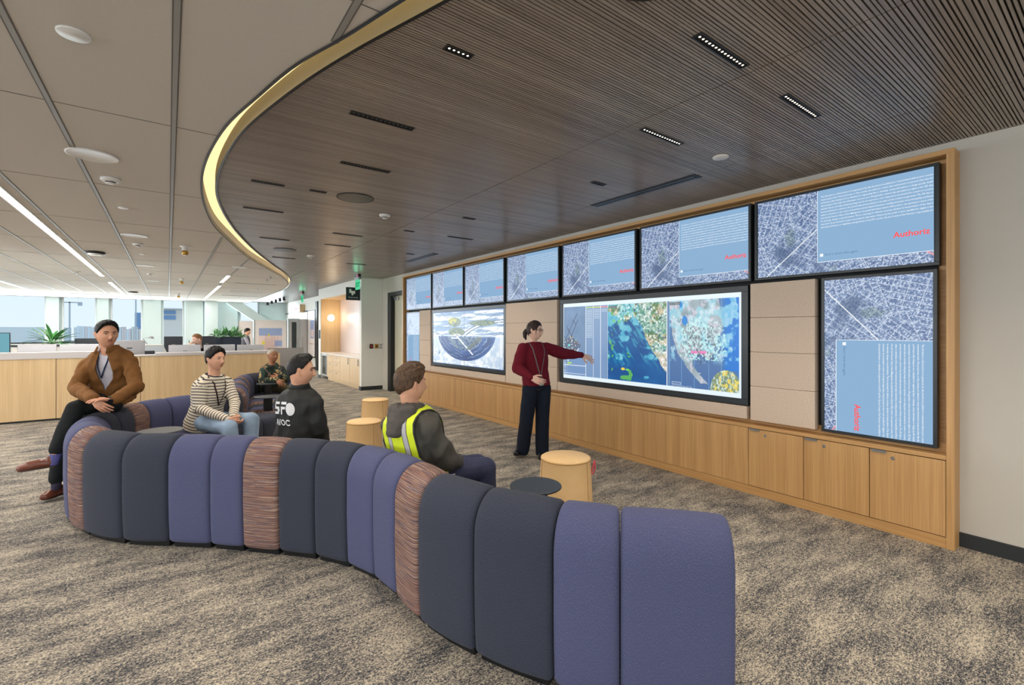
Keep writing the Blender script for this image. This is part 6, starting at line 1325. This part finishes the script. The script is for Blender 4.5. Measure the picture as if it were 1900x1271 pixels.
for k in range(6): mb.box(-.0205, .22 + k * .06, 1.22, -.0195, .225 + k * .06, 1.8)
for k in range(5): mb.box(-.014, .25 + k * .14, 1.0, -.0125, .33 + k * .14, 1.04)
mb.build('note_sheet', mats_, e)
o = MB().box(4.70, 21.0805, 2.37, 4.759, 25.38, 2.41).build('ceiling_track', M['black']); tag(o, 'thin dark rail high on the far corridor wall above the whiteboard', 'rail')
e = empty('wall_sign', (4.65, 21.55, 2.35), label='long white box sign with small pink lettering high on the far corridor wall', cat='sign'); MB().box(-.10, 0.02, .0, .108, 1.5, .34).build('sign_box', M['white'], e); MB().box(-.10, -.02, 0, .108, .0195, .34).build('end_cap', M['oakl'], e)
mb = MB().mat(0).box(-.103, 1.25, .14, -.1005, 1.33, .21).mat(1)
for k in range(8): mb.box(-.103, 1.18 - k * .12, .14 + .01 * (k % 2), -.1005, 1.11 - k * .12, .20)
mb.build('sign_mark', [M['black'], mat('pink_mark', (206, 130, 150), .7)], e)
S(MB().box(4.70, 19.25, 0, 4.759, 19.52, 2.72).build('door_2_frame', M['black']))
tag(MB().box(4.02, 16.14, 1.30, 4.038, 16.32, 1.58).build('room_plate', mat('room_plate_dark', (40, 48, 52), .5)), 'small dark room plate on the white corner past the niche', 'sign')
# ================================================================ coffee niche
NX, N0, N1 = 4.06, 12.24, 16.07
S(MB().box(4.05, 16.07, .853, 4.688, 16.089, 2.585).build('trim_3', M['oakl'])); S(MB().box(4.045, 12.2205, 2.586, 4.688, 16.089, 2.599).build('trim_4', M['oakl']))
m = bpy.data.materials.new('chevron_tile'); m.use_nodes = True; t_ = m.node_tree; b_ = t_.nodes['Principled BSDF']; tc_ = t_.nodes.new('ShaderNodeTexCoord'); sx_ = t_.nodes.new('ShaderNodeSeparateXYZ'); t_.links.new(tc_.outputs['Object'], sx_.inputs[0])
def mth(op, a, b=None):
    q = t_.nodes.new('ShaderNodeMath'); q.operation = op
    for i, v in enumerate((a, b)):
        if v is None: continue
        if isinstance(v, (int, float)): q.inputs[i].default_value = v
        else: t_.links.new(v, q.inputs[i])
    return q.outputs[0]
zg = mth('PINGPONG', sx_.outputs['Y'], .17); v_ = mth('ADD', sx_.outputs['Z'], mth('MULTIPLY', zg, .62)); fr_ = mth('FRACT', mth('MULTIPLY', v_, 17)); r_ = ramp(t_, [(0, (188, 174, 172)), (.26, (188, 174, 172)), (.36, (228, 216, 212)), (1, (226, 214, 210))]); t_.links.new(fr_, r_.inputs[0]); t_.links.new(r_.outputs[0], b_.inputs['Base Color']); b_.inputs['Roughness'].default_value = .32
S(MB().box(4.672, N0, .853, 4.689, N1 - .001, 2.585).build('trim_5', m))
o = MB().box(4.045, N0 - .01, .815, 4.67, N1 + .01, .852).build('counter', mat('pale_stone', (224, 218, 210), .3)); tag(o, 'pale stone counter in the coffee niche', 'counter')
cabs = [('drawer', 14.74, 15.40, 'light oak three drawer unit next to the glass door fridge'), ('drawer', 14.02, 14.735, 'light oak three drawer unit in the middle of the niche'), ('door', 13.10, 14.015, 'light oak base cupboard next to the drawers in the niche'), ('door', 12.25, 13.095, 'light oak base cupboard at the near end of the niche')]
for k, a, b, lab in cabs:
    e = empty('base_cabinet', (NX, a, 0), label=lab, cat='cabinet', group='base units of the coffee niche'); w_ = b - a
    MB().box(.021, .002, .10, .6, w_ - .002, .812).build('carcass', M['oakl'], e); MB().box(.03, 0, 0, .6, w_, .099).build('plinth', M['oakl'], e)
    if k == 'door':
        d = MB().box(0, .003, .10, .02, w_ - .003, .808).build('door', M['oakl'], e); MB().box(-.03, .10, .62, -.012, .115, .78).box(-.0119, .10, .62, 0, .115, .635).box(-.0119, .10, .765, 0, .115, .78).build('handle', M['steel'], d)
    else:
        for z0, z1 in ((.10, .345), (.35, .60), (.605, .808)):
            d = MB().box(0, .003, z0, .02, w_ - .003, z1).build('drawer', M['oakl'], e); MB().box(-.03, w_ / 2 - .07, z1 - .07, -.012, w_ / 2 + .07, z1 - .058).box(-.0119, w_ / 2 - .07, z1 - .07, 0, w_ / 2 - .055, z1 - .058).box(-.0119, w_ / 2 + .055, z1 - .07, 0, w_ / 2 + .07, z1 - .058).build('handle', M['steel'], d)
e = empty('drinks_fridge', (NX, 15.41, 0), label='dark glass door drinks fridge at the far end of the niche', cat='fridge'); MB().box(.021, .002, .08, .6, .63, .81).build('body', M['blackp'], e); d = MB().box(0, .004, .10, .02, .628, .806).build('door', ALU, e); MB().box(-.003, .07, .16, -.0005, .56, .75).build('glass', NAV, d); MB().tube([(-.03, .03, .2), (-.03, .03, .7)], .01, 8).build('handle', M['steel'], d)
e = empty('globe_sconce', (4.33, 16.069, 1.98), label='round glowing wall light in the coffee niche', cat='lamp'); MB().lathe([(.05, 0), (.05, -.05)], n=24, ax='y').build('mount', brass, e)
mb = MB(); mb.sphere((0, -.13, 0), .115, 28, 18); mb.build('globe', emis('globe_glow', (255, 232, 200), 2.6), e, smooth=True)
# plates on the short white wall
for x0, x1, m_, lab, nm, ct in ((4.11, 4.21, M['wallw'], 'blank pale switch plate on the short wall beside the doorway', 'switch_plate', 'switch'), (4.255, 4.35, mat('alarm_dark', (60, 26, 24), .4), 'dark red alarm plate on the short wall beside the doorway', 'alarm_plate', 'alarm'), (4.39, 4.49, brass, 'brass coloured control plate on the short wall beside the doorway', 'control_plate', 'control'), (4.53, 4.585, M['lamd'], 'grey blank plate closest to the black door frame', 'switch_plate', 'switch')):
    o = MB().box(x0, 12.055, 1.085, x1, 12.0695, 1.205).build(nm, m_, bev=.003); tag(o, lab, ct)
    cx_ = (x0 + x1) / 2; MB().box(cx_ - .018, 12.049, 1.12, cx_ + .018, 12.0549, 1.165).build('button', {'alarm_plate': mat('red_button', (200, 50, 50), .4), 'control_plate': M['black']}.get(nm, M['white']), o)
# exit signs
EXF = emis('exit_green', (96, 214, 160), .9); EXL = emis('exit_letter', (14, 150, 92), .9)
for x, y, lab in ((3.73, 11.41, 'green lit EXIT sign hanging in front of the restroom sign'), (3.80, 17.6, 'green lit EXIT sign farther along the corridor')):
    e = empty('exit_sign', (x, y, ZS), label=lab, cat='sign', group='hanging exit signs'); MB().box(-.035, -.13, -.07, .035, .13, -.0005).build('mount', M['blackp'], e); MB().box(-.035, -.16, -.13, .035, .16, -.0705).build('housing', M['lamd'], e)
    pn = MB().box(-.006, -.16, -.37, .006, .16, -.1305).build('face', EXF, e); tm = text_mesh('EXIT', .15, offset=.006, res=2, align='CENTER')
    o = mesh_obj(tm, 'lettering', EXL); o.parent = pn; o.matrix_local = Matrix.Translation((-.0075, 0, -.30)) @ BASIS; MB().sphere((-.036, -.10, -.04), .012, 10, 6).build('indicator', emis('red_led', (255, 40, 50), 2), e)
    lamp('POINT', (x, y, ZS - .25), 2.2, (.2, 1, .55), shadow_soft_size=.1)
e = empty('restroom_sign', (3.85, 12.15, 2.51), label='black square restroom sign with a white symbol projecting from the wall', cat='sign'); MB().box(-.18, -.012, -.165, .18, .012, .165).build('panel', mat('sign_black', (22, 28, 32), .5), e)
SB = Matrix(((1, 0, 0, 0), (0, 0, -1, 0), (0, 1, 0, 0), (0, 0, 0, 1)))
o = mesh_obj(text_mesh('Restrooms', .055, align='CENTER', res=2), 'lettering', M['white']); o.parent = e; o.matrix_local = Matrix.Translation((0, -.0135, -.11)) @ SB
MB().box(-.10, -.016, .02, -.05, -.0125, .12).box(-.05, -.016, .0, .05, -.0125, .075).box(-.04, -.016, -.04, .0, -.0125, 0).build('symbol', M['white'], e)
e = empty('laptop_sleeve', (0, 0, 0)); bpy.data.objects.remove(e)
o = MB().box(-.05, -.035, 0, .05, .035, .004).build('paper_slip', M['white'], loc=W(838, 878, 3.20), rz=.5); tag(o, 'small white paper slip beside the vested man on the sofa', 'paper')
